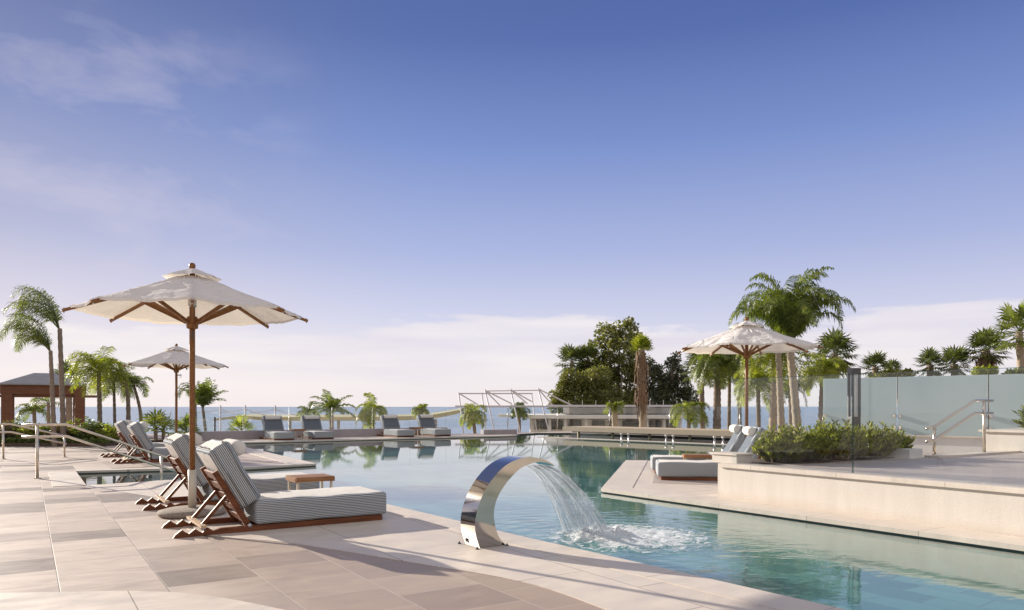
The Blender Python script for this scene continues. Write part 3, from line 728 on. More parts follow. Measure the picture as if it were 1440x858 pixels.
IA = math.radians(172)
i1 = Vector((2.41,12.17,0)) + Vector((-math.cos(IA)*1.42, -math.sin(IA)*1.42, 0)) + Vector((0,.36,0))
dup(lg, 'white topped lounger behind the cream wall end, nearer of the two on the island deck', i1, IA)
i2 = i1 + Vector((.14,1.25,0))
dup(lg, 'white topped lounger on the island deck half hidden behind its twin', i2, IA)

# ---------------------------------------------------------------- side tables
TG = 'small wooden side tables between loungers'
def make_table(label):
    t = thing('side_table', label, 'side table', (0,0,0), 0, TG)
    mb = MB()
    for k in range(5): mb.box((0, -.16+k*.08, .36), (.46, .074, .03))
    mb.box((0,.205,.345),(.46,.02,.05)); mb.box((0,-.205,.345),(.46,.02,.05)); mb.box((.225,0,.34),(.02,.38,.045)); mb.box((-.225,0,.34),(.02,.38,.045))
    mb.build('table_top', 'table_wood', t)
    for x in (-.2,.2):
        for y in (-.17,.17): MB().box((x,y,.165), (.026,.026,.33)).build('leg', 'cream_metal', t)
    mb = MB()
    for x in (-.2,.2): mb.box((x,0,.05), (.02,.32,.02))
    mb.build('stretcher', 'cream_metal', t)
    return t
M['table_wood'] = woodmat('table teak', (.24,.115,.05), (.36,.185,.085), .5)
tb = make_table('small teak table on cream legs between the two nearest loungers'); tb.location = O1 + U*1.05 + V*1.09; tb.rotation_euler = (0,0,UA)
dup(tb, 'small table in the far row between first and second lounger', G(423,618.8)+V*.75+U*.15, FA)
dup(tb, 'small table in the far row between third and last lounger', G(597,614.8)+V*.75, FA)
dup(tb, 'small dark wood table between the two island loungers', i1 + Vector((-.62,.64,0)), IA)

# ---------------------------------------------------------------- parasols
def make_parasol(label, seed=1):
    t = thing('parasol', label, 'parasol', (0,0,0), 0, 'cream octagonal parasols by the pool')
    rim, apex, r0 = 2.262, 2.70, 1.18
    prof = lambda r: apex - (apex-rim)*(r/r0)**.93
    MB().lathe([(.0,0),(.33,0),(.36,.03),(.35,.055),(.28,.075),(.10,.085),(0,.085)], 40).build('base', 'stone_base', t, smooth=True)
    MB().lathe([(.043,.08),(.043,.50),(.036,.50)], 20).build('sleeve', 'cream_metal', t, smooth=True)
    MB().tube([(0,0,.45), (0,0,apex+.02)], .030, 16).build('pole', 'umbrella_wood', t, smooth=True)
    rng = random.Random(seed)
    NR, NA = 14, 12
    def surf(r, a, dz=0, sag=1):
        k = (a/(math.pi/4)) % 1
        g = math.sin(math.pi*k)                                   # 0 on a rib, 1 between ribs
        rr = r*(1-.076*g*(1 if True else 0))                      # straight hem between rib ends
        z = prof(r) - sag*.018*g*(r/r0)**1.5
        wr = .016*noise.noise(Vector((math.cos(a)*r*5, math.sin(a)*r*5, seed)))*min(1, r/.5)
        wr += .017*noise.noise(Vector((k*11, r*4, int(a/(math.pi/4))*3.1)))*g
        return Vector((rr*math.cos(a), rr*math.sin(a), z+wr+dz))
    na = 8*NA
    mb = MB(); vs = []; fs = []
    for i in range(NR+1):
        r = .17 + (r0-.17)*i/NR
        for j in range(na): vs.append(surf(r, 2*math.pi*j/na))
    for i in range(NR):
        for j in range(na): fs.append((i*na+j, i*na+(j+1)%na, (i+1)*na+(j+1)%na, (i+1)*na+j))
    base = len(vs)                                                 # short hem hanging at the rim
    for j in range(na):
        p = vs[NR*na+j]; vs.append(Vector((p.x*.998, p.y*.998, p.z-.028)))
    for j in range(na): fs.append((NR*na+j, NR*na+(j+1)%na, base+(j+1)%na, base+j))
    mb.add(vs, fs); cn = mb.build('canopy', 'canopy', t); smooth_by_angle(cn, 28)
    mb = MB(); vs = []; fs = []
    for i in range(6):
        r = .02 + .29*i/5
        for j in range(na):
            a = 2*math.pi*j/na; k = (a/(math.pi/4)) % 1; g = math.sin(math.pi*k); rr = r*(1-.076*g)
            vs.append(Vector((rr*math.cos(a), rr*math.sin(a), apex+.045-.36*r - .012*g*(r/.3) + .01*noise.noise(Vector((rr*math.cos(a)*9, rr*math.sin(a)*9, 3+seed))))))
    for i in range(5):
        for j in range(na): fs.append((i*na+j, i*na+(j+1)%na, (i+1)*na+(j+1)%na, (i+1)*na+j))
    mb.add(vs, fs); vn = mb.build('vent', 'canopy', cn); smooth_by_angle(vn, 35)
    MB().lathe([(.0,apex+.02),(.028,apex+.02),(.034,apex+.05),(.036,apex+.07),(.024,apex+.092),(.0,apex+.10)], 14).build('finial', 'umbrella_wood', t, smooth=True)
    MB().lathe([(.033,2.06),(.06,2.07),(.065,2.17),(.05,2.20),(.033,2.20)], 16).build('hub', 'umbrella_wood', t, smooth=True)
    MB().lathe([(.033,2.30),(.045,2.31),(.045,2.44),(.033,2.45)], 14).build('pulley', 'steel_brushed', t, smooth=True)
    for k in range(8):
        a = k*math.pi/4; d = Vector((math.cos(a), math.sin(a), 0))
        q = lambda r, dz: d*r + Vector((0,0,prof(r)+dz))
        rb = MB(); rb.bar(q(.06,-.03), q(.66,-.035), .022, .032); rb.bar(q(.655,-.035), q(r0+.07,-.032), .022, .032)
        o = rb.build('rib', 'umbrella_wood', t)
        MB().bar(d*.055+Vector((0,0,2.13)), q(.62,-.06), .024, .036).build('strut', 'umbrella_wood', o)
        MB().tube([q(r0+.055,-.06), q(r0+.055,-.005)], .008, 6).build('pin', 'steel_brushed', o)
    mb = MB(); mb.tube([(.03,0,2.0), (.11,0,2.0)], .012, 8); mb.tube([(.10,0,2.03),(.12,0,1.98),(.10,0,1.94),(.07,0,1.95)], .006, 6)
    mb.build('cord_cleat', 'darkmetal', t)
    return t
pr = make_parasol('largest cream parasol with a stone disc base between the two nearest loungers')
pr.location = (-3.55, 8.33, 0); pr.rotation_euler = (0, 0, math.atan2(-8.33, 3.55))
dup(pr, 'smaller looking cream parasol over the loungers on the left deck', (X(248,19.0), 19.0, 0), R(12))
p3 = dup(pr, 'white parasol on the island deck in front of the tall palms', (X(1050,13.2), 13.2, 0), R(-75))
p3.location.z = -.02

# ---------------------------------------------------------------- handrails
def handrail(label, path_hi, drop, posts, rad=.021, group='stainless handrails'):
    o = Vector(path_hi[0]); o.z = 0
    t = thing('handrail', label, 'handrail', o, 0, group)
    def rnd(path):
        out = [path[0]]
        for a, b, c in zip(path[:-2], path[1:-1], path[2:]):
            d1 = (b-a).normalized(); d2 = (c-b).normalized(); k = .06
            out += [b-d1*k, b-d1*k*.3+d2*k*.1*0, b+d2*k*.3, b+d2*k]
        return out + [path[-1]]
    for dz in drop:
        p = [Vector(q)-o-Vector((0,0,dz)) for q in path_hi]
        MB().tube(rnd(p), rad, 12).build('rail', 'rail_steel', t, smooth=True)
    for q, top in posts:
        q = Vector(q)-o
        ps_ = MB().tube([q, Vector((q.x,q.y,top))], .024, 12).build('post', 'rail_steel', t, smooth=True)
        MB().lathe([(.0,0),(.055,0),(.055,.012),(.028,.016),(0,.016)], 16, c=q).build('flange', 'rail_steel', ps_)
    return t
a = Vector((-7.93,12.53,0)); up = Vector((0,0,1))
hr = [a-U*.22+up*.90, a+U*.42+up*.90, a+U*1.95+up*.29, a+U*2.25+up*.17]
handrail('steel handrail with two bars descending into the water channel', hr, (0,.20), [(a, .88), (a+U*1.9-up*.3, .30)])
a = Vector((X(12,17.2),17.2,0)); hr = [a-U*1.6+up*.52, a-U*.3+up*.80, a+U*.05+up*.80, a+U*1.15+up*.5]
handrail('distant steel handrail before the garden bed at the left edge', hr, (0,.18), [(a-U*.1, .78), (a+U*1.1, .5)])
p1 = G(1314,640,TZ); p2 = G(1384,637.5,TZ); dd = (p2-p1).normalized()
zt1 = Z(600,p1.y); zt2 = Z(563.5,p2.y)
b0 = p1 - dd*.18; hr = [Vector((b0.x,b0.y,zt1-.03)), Vector((p1.x,p1.y,zt1+.01))+dd*.02, Vector((p2.x,p2.y,zt2))-dd*.22, Vector((p2.x,p2.y,zt2))+dd*.2]
handrail('steel stair handrail in front of the frosted screen', hr, (0,.20), [(p1, zt1-.02), (p2, zt2)])
hr2 = [h + Vector((-.25,1.1,-.0)) for h in hr]
lamp_xy = G(1200,647,TZ)

# ---------------------------------------------------------------- lamp bollard
lp = thing('lamp_post', 'dark grey slotted lamp column rising from the shrubs', 'lamp', (X(1201,11.6), 11.6, TZ-.05), .1)
MB().box((0,0,.32), (.14,.14,.64)).build('base', 'darkmetal', lp, bevel=.006)
for x in (-.055,.055):
    for y in (-.055,.055): MB().box((x,y,.97), (.03,.03,.66)).build('upright', 'darkmetal', lp)
M['lamp_glass'] = simple('opal lamp glass', (.72,.72,.72), .3, var=.03)
MB().box((0,0,.97), (.075,.075,.655)).build('diffuser', 'lamp_glass', lp)
MB().box((0,0,1.345), (.145,.145,.09)).build('cap', 'darkmetal', lp, bevel=.006)

# ---------------------------------------------------------------- water spout
S_ORG = Vector((-.27,6.34,0))
outer = catmull([(.0,0), (-.045,.14), (-.04,.28), (.02,.44), (.13,.59), (.27,.70), (.4366,.752), (.58,.748), (.70,.715), (.783,.668)], 5)
innr = catmull([(.262,0), (.178,.10), (.137,.27), (.165,.40), (.2413,.515), (.34,.61), (.4366,.672), (.58,.708), (.69,.700), (.783,.664)], 5)
sp = thing('water_spout', 'curved polished steel water spout on the pool edge', 'fountain', S_ORG, UA)
W = .25; mb = MB(); n = len(outer)
vs = [(s, 0, z) for s, z in outer] + [(s, W, z) for s, z in outer] + [(s, W, z) for s, z in innr] + [(s, 0, z) for s, z in innr]
fs = []
for i in range(n-1):
    for a_, b_ in ((0,1), (1,2), (2,3), (3,0)): fs.append((a_*n+i, b_*n+i, b_*n+i+1, a_*n+i+1))
mb.add(vs, fs); bd = mb.build('body', 'steel', sp)
bm = bmesh.new(); bm.from_mesh(bd.data); bmesh.ops.recalc_face_normals(bm, faces=bm.faces[:])
bm.to_mesh(bd.data); bm.free(); smooth_by_angle(bd, 40)
for x, y in ((-.045,-.03), (.25,-.03), (-.045,W+.03), (.25,W+.03)):
    MB().lathe([(0,.0),(.016,.0),(.016,.006),(.008,.008),(.008,.016),(.005,.02),(0,.02)], 10, c=(x,y,0.004)).build('bolt', 'darkmetal', sp)

rng = random.Random(5)
def jet(t, w, rn=0):                              # local (u, v, z) of the falling sheet
    s = .725 - .13*w + (.62-.03*w)*t; z = .672 - .20*t - .54*t*t
    lo, hi = .005-.25*t**1.5, W-.005+.15*t
    return Vector((s+rn, lo+(hi-lo)*w, z-.0))
mb = MB(); NT, NW = 26, 30; vs = []; fs = []
for i in range(NT+1):
    for j in range(NW+1):
        t = i/NT; w = j/NW; p = jet(t, w)
        p += Vector((.005,0,.003))*noise.noise(Vector((w*14, t*1.5, 0)))*t
        vs.append(p)
for i in range(NT):
    for j in range(NW): fs.append((i*(NW+1)+j, i*(NW+1)+j+1, (i+1)*(NW+1)+j+1, (i+1)*(NW+1)+j))
mb.cur = 1; mb.add(vs, fs); nsheet = len(fs); mb.cur = 0
for k in range(60):
    w = min(1, max(0, rng.random())); t0 = rng.choice((0, 0, rng.random()*.5)); t1 = rng.choice((1, 1, rng.uniform(.5,1)))
    if t1-t0 < .15: continue
    off = rng.uniform(-.012,.02); pts = []; ph = rng.random()*9; rad = []
    m = 14
    for i in range(m+1):
        t = t0+(t1-t0)*i/m
        ww = w + .03*noise.noise(Vector((ph, t*3, 0)))
        pts.append(jet(t, ww, off + .03*t*noise.noise(Vector((t*4, ph, 2)))))
        rad.append((.0012+.0022*rng.random())*(1 if 0 < i < m else .4))
    mb.tube(pts, rad, 5, cap=False)
for k in range(700):                              # drops flung off the sheet
    t = rng.uniform(.35,1); p = jet(t, rng.uniform(-.06,1.06), rng.gauss(0,.028)); p.z += rng.gauss(0,.02); r = rng.uniform(.0012,.0038)
    mb.add([p+Vector(q)*r for q in ((1,0,0),(-1,0,0),(0,1,0),(0,-1,0),(0,0,1.6),(0,0,-1.6))], [(0,2,4),(2,1,4),(1,3,4),(3,0,4),(2,0,5),(1,2,5),(3,1,5),(0,3,5)])
wf = mb.build('waterfall', ['jet', 'sheet'], None, smooth=True, loc=S_ORG); wf.rotation_euler = (0,0,UA)
uvl = wf.data.uv_layers.new(name='UVMap')
for pi in range(nsheet):
    poly = wf.data.polygons[pi]; i, j = divmod(pi, NW)
    for li, (a_, b_) in zip(poly.loop_indices, ((0,0),(0,1),(1,1),(1,0))): uvl.data[li].uv = ((j+b_)/NW, (i+a_)/NT)
tag(wf, 'clear fan of water falling from the steel spout', 'waterfall', kind='stuff')
mb = MB(); NX, NY = 90, 60; vs = []; fs = []
for i in range(NX+1):
    for j in range(NY+1):
        x = -1.3+2.6*i/NX; y = -.85+1.7*j/NY
        core = math.exp(-((x+.28)**2/.10+(y+.03)**2/.08))
        e = max(0, 1-(x*x/1.69+y*y/.72))
        h = (.012+.07*core)*e*(1+1.2*noise.noise(Vector((x*9,y*9,1)))+.7*noise.noise(Vector((x*23,y*23,4))))
        vs.append((x, y, max(.002, h+.004)))
for i in range(NX):
    for j in range(NY): fs.append((i*(NY+1)+j, (i+1)*(NY+1)+j, (i+1)*(NY+1)+j+1, i*(NY+1)+j+1))
mb.add(vs, fs)
for k in range(700):
    p = Vector((rng.gauss(-.26,.22), rng.gauss(0,.2), abs(rng.gauss(0,.06))+.015)); r = rng.uniform(.0015,.005)
    mb.add([p+Vector(q)*r for q in ((1,0,0),(-1,0,0),(0,1,0),(0,-1,0),(0,0,1),(0,0,-1))], [(0,2,4),(2,1,4),(1,3,4),(3,0,4),(2,0,5),(1,2,5),(3,1,5),(0,3,5)])
fo = mb.build('foam', 'foam', None, smooth=True, loc=(1.12,7.18,WZ)); fo.rotation_euler = (0,0,R(4))
tag(fo, 'white churned foam where the spout water lands in the pool', 'foam', kind='stuff')

# ---------------------------------------------------------------- palms and plants
def frond(mb, base, az, el, length, droop, rng, nl=34, ll=.42, wind=Vector((0,0,0)), lw=.022, hang=.55, petiole=.14, late=False):
    """one feather leaf: a bending rachis with two rows of narrow leaflets"""
    p = Vector(base); step = length/nl; d = Vector((math.cos(az)*math.cos(el), math.sin(az)*math.cos(el), math.sin(el)))
    pts = [p.copy()]
    for i in range(nl):
        f = i/nl
        d = (d + Vector((0,0,-1))*droop*((3*f*f) if late else (.4+f)*1.6)/nl + wind*(1.5/nl)).normalized()
        p = p + d*step; pts.append(p.copy())
    mb.tube(pts[::3]+[pts[-1]], [max(.003, .016*length/2*(1-i/(len(pts[::3])+1))) for i in range(len(pts[::3])+1)], 4, cap=False)
    for i in range(int(nl*petiole), nl+1):
        f = i/nl; t = (pts[min(i+1,nl)]-pts[max(i-1,0)]).normalized()
        sd = t.cross(Vector((0,0,1)))
        if sd.length < .1: sd = Vector((math.sin(az), -math.cos(az), 0))
        sd.normalize(); up = sd.cross(t)
        l = ll*(math.sin(math.pi*min(1, (.12+f*.86)))**.6)*rng.uniform(.8,1.1)
        for s in (-1, 1):
            dr = (sd*s*rng.uniform(.75,1) + t*rng.uniform(.35,.7) + up*rng.uniform(-.1,.45)).normalized()
            a = pts[i]; m1 = a + dr*l*.5; d2 = (dr + Vector((0,0,-1))*hang*rng.uniform(.7,1.4) + wind*.35).normalized(); e = m1 + d2*l*.55
            w = t*lw*.5
            mb.add([a-w*.6, a+w*.6, m1+w, m1-w, e], [(0,1,2,3), (3,2,4)])
def fan_leaf(mb, base, az, el, pet, rad, rng, nb=15, droop=.35):
    d = Vector((math.cos(az)*math.cos(el), math.sin(az)*math.cos(el), math.sin(el)))
    c = Vector(base) + d*pet + Vector((0,0,-pet*.12)); sd = d.cross(Vector((0,0,1)))
    if sd.length < .1: sd = Vector((math.sin(az), -math.cos(az), 0))
    sd.normalize(); up = sd.cross(d)
    mb.tube([base, (Vector(base)+c)/2+Vector((0,0,pet*.04)), c], [.014, .011, .008], 4, cap=False)
    for k in range(nb):
        a = R(-125+250*k/(nb-1)); l = rad*(1-.28*abs(a/R(125))**2)*rng.uniform(.9,1.05)
        bd = d*math.cos(a)+sd*math.sin(a)+up*.12*math.cos(a*2)
        perp = (sd*math.cos(a)-d*math.sin(a))*(l*.085)
        m1 = c+bd*l*.6; e = m1+(bd+Vector((0,0,-1))*droop*rng.uniform(.6,1.6)).normalized()*l*.45
        mb.add([c, m1-perp, m1+perp+up*.01, e], [(0,1,2), (1,3,2)])
def trunk_mesh(pts, r0, r1, rings=26, flare=1.25, seed=0):
    cur = catmull3(pts, rings); rad = []
    for i in range(len(cur)):
        f = i/(len(cur)-1); r = r0+(r1-r0)*f
        if f < .12: r *= 1+(flare-1)*(1-f/.12)
        rad.append(r*(1+.07*((i%2)*2-1)+.05*noise.noise(Vector((i*.7, seed, 0)))))
    return MB().tube(cur, rad, 10)
def catmull3(pts, n):
    pts = [Vector(p) for p in pts]; out = []
    m = max(2, n//(len(pts)-1))
    for i in range(len(pts)-1):
        p0 = pts[max(i-1,0)]; p1 = pts[i]; p2 = pts[i+1]; p3 = pts[min(i+2,len(pts)-1)]
        for k in range(m):
            t = k/m; out.append(.5*((2*p1)+(p2-p0)*t+(2*p0-5*p1+4*p2-p3)*t*t+(3*p1-p0-3*p2+p3)*t**3))
    out.append(pts[-1]); return out

def feather_palm(label, pxb, pxt, pyt, d, zb=0.0, r=(.13,.09), nf=14, fl=2.0, droop=1.2, wind=(0,0,0), mat='palm_green', bark='bark', seed=1, azr=None, elr=(.25,1.2), ll=.42, hang=.55, nl=34, lw=.022, mid=None, group='feather palms around the terrace', name='feather_palm', late=False):
    rng = random.Random(seed)
    b = Vector((X(pxb,d), d, zb)); t = Vector((X(pxt,d), d, Z(pyt,d))) - b
    root = thing(name, label, 'palm tree', b, 0, group)
    pts = [Vector((0,0,-.15)), (t*.5 + Vector(mid or (0,0,0))), t]
    trunk_mesh(pts, r[0], r[1], 26, 1.3, seed).build('trunk', bark, root, smooth=True)
    mb = MB()
    # green crown shaft
    for k in range(nf):
        az = (k*2.399+rng.uniform(-.3,.3)) if azr is None else R(rng.uniform(*azr))
        el = elr[0]+(elr[1]-elr[0])*(k/(max(1,nf-1)))*rng.uniform(.8,1.15)
        frond(mb, t+Vector((0,0,-.05)), az, min(1.45, el), fl*rng.uniform(.75,1.08), droop*rng.uniform(.75,1.25), rng, nl, ll, Vector(wind), lw, hang, late=late)
    mb.build('crown', mat, root)
    return root
def fan_palm(label, pxb, pxt, pyt, d, zb, r=(.16,.13), n=26, pet=.7, rad=.7, mat='fan_green', bark='bark', seed=1, skirt=0, group='fan palms', lo=-.7, name='fan_palm', nb=15):
    rng = random.Random(seed)
    b = Vector((X(pxb,d), d, zb)); t = Vector((X(pxt,d), d, Z(pyt,d))) - b
    root = thing(name, label, 'palm tree', b, 0, group)
    trunk_mesh([Vector((0,0,-.15)), t*.5, t], r[0], r[1], 22, 1.2, seed).build('trunk', bark, root, smooth=True)
    mb = MB()
    for k in range(n):
        f = k/(n-1); el = lo + (1.35-lo)*f + rng.uniform(-.12,.12); az = k*2.399+rng.uniform(-.2,.2)
        fan_leaf(mb, t+Vector((0,0,-.08+.1*f)), az, min(1.4, el), pet*rng.uniform(.8,1.15), rad*rng.uniform(.85,1.1), rng, nb)
    mb.build('crown', mat, root)
    if skirt:
        mb = MB()
        for k in range(260):
            az = rng.uniform(0, 6.283); z = t.z-.1-rng.random()*skirt; rr = r[1]*.9
            p = Vector((t.x+math.cos(az)*rr, t.y+math.sin(az)*rr, z)); o = Vector((math.cos(az), math.sin(az), 0))
            l = rng.uniform(.35,.8); sd = Vector((-o.y,o.x,0))*rng.uniform(.015,.045)
            m1 = p+o*.17*rng.uniform(.3,1.5)+Vector((0,0,-.1)); e = m1+o*rng.uniform(-.05,.1)+Vector((0,0,-l))
            mb.add([p-sd*.3, p+sd*.3, m1+sd, m1-sd, e+sd*.8, e-sd*.8], [(0,1,2,3), (3,2,4,5)])
        mb.build('dead_skirt', 'deadfrond', root)
    return root

GL = 'palms in the garden on the left'
feather_palm('tallest left palm with its plume of fronds blown to the left', 90, 84, 462, 23, .0, (.08,.062), 9, 2.3, 3.6, (-.45,0,.1), seed=3, late=True, azr=(135,225), elr=(.8,1.35), ll=.55, hang=1.1, group=GL, nl=52, lw=.022)
feather_palm('second tall left palm, lower wind blown fronds before the gazebo', 77, 71, 493, 22.4, .0, (.07,.052), 9, 1.9, 3.6, (-.45,0,.1), seed=4, late=True, azr=(130,230), elr=(.7,1.35), ll=.52, hang=1.1, group=GL, nl=48, lw=.022)
feather_palm('bushy bright green palm just right of the gazebo', 141, 139, 522, 26, .0, (.085,.065), 26, 1.5, 2.2, (-.25,0,0), 'palm_yellow', seed=5, elr=(.2,1.35), ll=.45, hang=.9, group=GL, lw=.03)
feather_palm('thin palm with hanging leaves behind the bushy bright one', 162, 160, 536, 28, .0, (.06,.045), 16, 1.2, 2.2, (-.2,0,0), 'palm_green', seed=6, elr=(.2,1.35), ll=.42, hang=.9, group=GL, lw=.03)
feather_palm('palm with curved leaning trunk right of the bushy palms', 180, 166, 509, 27, .0, (.085,.05), 9, 1.0, 2.0, (-1.0,0,.1), 'palm_yellow', seed=7, azr=(130,230), elr=(.3,1.0), mid=(.16,0,.3), group=GL, lw=.03)
feather_palm('slim leaning palm with small crown, left of the smaller parasol pole', 199, 188, 541, 28, .0, (.075,.045), 13, .95, 1.7, (-.35,0,.1), 'palm_green', seed=8, elr=(.2,1.3), ll=.32, hang=.8, mid=(.1,0,0), group=GL, lw=.028)
feather_palm('lone dark palm seen between the two parasol poles', 291, 285, 572, 31, -.3, (.07,.05), 22, 1.35, .9, (.05,0,.1), 'palm_green', seed=9, elr=(.8,1.45), ll=.38, hang=.6, group=GL, lw=.034)
feather_palm('dark palm with one long bare frond arching left behind the parasol poles', 276, 274, 545, 32, -.3, (.06,.05), 4, 1.3, 2.4, (-.6,0,.1), 'fan_green', seed=77, azr=(160,200), elr=(.5,1.0), ll=.2, hang=.8, group=GL, lw=.03)
fan_palm('short fan palm peeping over the gazebo roof', 97, 97, 532, 36, -.5, (.15,.13), 18, .5, .55, 'fan_green', seed=10, group=GL, lo=-.2)
feather_palm('small pale palm seen through the gazebo opening', 50, 48, 578, 38, -1.0, (.1,.08), 14, 1.1, 1.8, (-.5,0,0), 'palm_green', seed=11, group=GL, lw=.035)
feather_palm('thin dark palm trunk behind the gazebo columns', 69, 68, 566, 37, -1.0, (.09,.07), 6, 1.0, 1.5, (-.4,0,0), 'palm_green', seed=12, group=GL, lw=.035)
fan_palm('low spreading fan palm behind the left loungers, beside a shorter one', 219, 219, 603, 25, .0, (.06,.06), 13, .42, .40, 'palm_yellow', seed=13, group=GL, lo=.05, nb=11)
fan_palm('short fan palm leaning right of the low spreading one', 229, 230, 605, 25.4, .0, (.05,.05), 10, .36, .36, 'palm_yellow', seed=14, group=GL, lo=.05, nb=11)
fan_palm('low fan palm half hidden by the big parasol pole', 262, 262, 607, 27, -.1, (.07,.07), 14, .34, .36, 'palm_green', seed=15, group=GL, lo=.0)
fan_palm('small fan palm behind the parapet left of the far loungers', 339, 339, 606, 33, -.5, (.08,.08), 12, .45, .42, 'palm_yellow', seed=16, group=GL, lo=.1)
GB = 'palms on the beach side beyond the far glass fence'
feather_palm('beach palm with spreading fronds between the second and third far loungers', 467, 466, 578, 42, -3, (.15,.11), 16, 1.5, 1.1, (-.1,0,0), 'palm_green', seed=17, elr=(.25,1.3), group=GB, lw=.05, hang=.8)
feather_palm('small beach palm just behind the second far lounger', 436, 434, 580, 47, -3, (.10,.08), 9, 1.1, 1.6, (-.3,0,0), 'palm_green', seed=18, group=GB, lw=.05)
feather_palm('bright drooping beach palm left of the third far lounger', 526, 524, 577, 40, -3, (.10,.08), 16, 1.4, 2.6, (-.1,0,0), 'palm_yellow', seed=19, elr=(0,1.3), group=GB, lw=.05, hang=.9)
feather_palm('green beach palm top above the last far lounger', 592, 592, 577, 52, -4, (.12,.1), 14, .9, 2.0, (0,0,0), 'palm_yellow', seed=20, group=GB, lw=.05)
feather_palm('leaning beach palm with drooping crown left of the white frame', 674, 665, 580, 42, -3, (.12,.09), 16, 1.2, 2.8, (-.2,0,0), 'palm_yellow', seed=21, elr=(0,1.2), group=GB, lw=.05, hang=.9)
feather_palm('dark beach palm inside the white steel frame', 732, 730, 577, 52, -4, (.13,.10), 12, 1.2, 2.4, (0,0,0), 'fan_green', seed=22, group=GB, lw=.05)
GP = 'palms behind the footbridge'
fan_palm('old palm with a thick shaggy brown trunk behind the footbridge', 905, 902, 490, 42, -1, (.23,.17), 26, .40, .5, 'palm_yellow', 'bark_pale', seed=23, skirt=3.1, group=GP, lo=.1)
feather_palm('small palm sprouting before the white building', 866, 864, 572, 40, -1, (.20,.15), 9, .7, 1.9, (0,0,0), 'palm_yellow', 'bark_pale', seed=24, group=GP, lw=.05)
feather_palm('low bright green palm arching at the footbridge end', 969, 968, 575, 33, .0, (.09,.07), 20, 1.25, 2.4, (0,0,0), 'palm_yellow', 'bark_pale', seed=25, elr=(0,1.2), group=GP, lw=.04, hang=.9)
fan_palm('dark fan palm left of the white parasol', 988, 986, 513, 38, -.2, (.15,.12), 28, .6, .68, 'fan_green', 'bark', seed=26, group=GP)
feather_palm('stout trunked palm with hanging green leaves left of the parasol pole', 1008, 1009, 512, 32, .0, (.18,.14), 30, 1.7, 2.7, (-.1,0,0), 'palm_green', 'bark', seed=27, elr=(.1,1.35), group=GP, lw=.05, hang=1.0, ll=.5)
feather_palm('slim palm close left of the white parasol pole', 1025, 1026, 520, 34, .0, (.09,.07), 22, 1.4, 2.7, (0,0,0), 'palm_yellow', seed=28, elr=(.1,1.35), group=GP, lw=.05, hang=1.0)
feather_palm('slender palm right behind the white parasol canopy', 1040, 1040, 505, 36, .0, (.11,.08), 24, 1.8, 2.5, (0,0,0), 'fan_green', seed=29, elr=(.1,1.35), group=GP, lw=.045, hang=1.0, ll=.5)
feather_palm('short yellow green palm right of the parasol pole', 1067, 1066, 538, 28, .0, (.09,.075), 24, 1.4, 2.7, (0,0,0), 'palm_yellow', 'bark', seed=30, elr=(.1,1.4), group=GP, lw=.035, hang=1.0)
feather_palm('pale trunked palm with shredded bark left of the tallest palm', 1086, 1090, 503, 27, .0, (.16,.11), 30, 1.9, 2.6, (0,0,0), 'palm_yellow', 'bark_pale', seed=31, elr=(.1,1.4), group=GP, lw=.035, hang=1.0, ll=.5)
feather_palm('tallest palm with a huge swept crown behind the white parasol', 1124, 1110, 482, 25, .0, (.15,.11), 40, 2.85, 3.5, (-.08,0,.0), 'palm_green', 'bark_pale', seed=32, late=True, elr=(.9,1.46), ll=.6, hang=1.5, nl=70, group=GP, lw=.036)
feather_palm('tall palm whose single frond arches far to the left over the parasol', 1100, 1094, 486, 26, .0, (.13,.10), 4, 2.5, 1.9, (-.12,0,.1), 'palm_green', 'bark_pale', seed=33, azr=(150,205), elr=(.75,1.1), ll=.5, hang=.6, nl=50, group=GP, lw=.032)
fan_palm('dark fan palm between the tallest palm and the frosted screen', 1176, 1174, 497, 36, .0, (.17,.15), 34, .62, .70, 'fan_green', seed=34, group=GP, lo=-.9)
feather_palm('green hanging palm partly behind the end of the frosted screen', 1154, 1158, 522, 32, .0, (.15,.12), 28, 1.5, 2.6, (0,0,0), 'palm_yellow', 'bark', seed=35, elr=(.1,1.35), group=GP, lw=.05, hang=1.0)
feather_palm('dim palm far behind the tallest palm trunk', 1112, 1111, 545, 44, -1, (.13,.10), 20, 1.6, 2.4, (0,0,0), 'fan_green', seed=36, group=GP, lw=.05, hang=1.0)
GR = 'fan palms rising beyond the frosted screen'
fan_palm('fan palm above the lamp column', 1230, 1231, 516, 36, .0, (.15,.14), 24, .44, .48, 'fan_green', seed=41, group=GR)
fan_palm('small dark fan palm right of the one above the lamp column', 1254, 1254, 523, 39, .0, (.15,.14), 18, .38, .44, 'fan_green', seed=42, group=GR)
fan_palm('left fan palm of the touching pair above the stair handrail', 1307, 1308, 513, 35, .0, (.15,.14), 24, .44, .46, 'fan_green', seed=43, group=GR)
fan_palm('right fan palm of the touching pair above the stair handrail', 1343, 1342, 512, 34, .0, (.16,.15), 28, .50, .52, 'fan_green', seed=44, group=GR)
fan_palm('tallish fan palm with brown dead skirt above the screen', 1388, 1386, 492, 33, .0, (.18,.17), 34, .54, .56, 'fan_green', seed=45, skirt=1.0, group=GR, lo=-.6)
fan_palm('highest fan palm at the right edge of the view', 1441, 1433, 466, 30, .0, (.16,.13), 32, .7, .62, 'palm_green', 'bark_pale', seed=46, group=GR, lo=-.8)

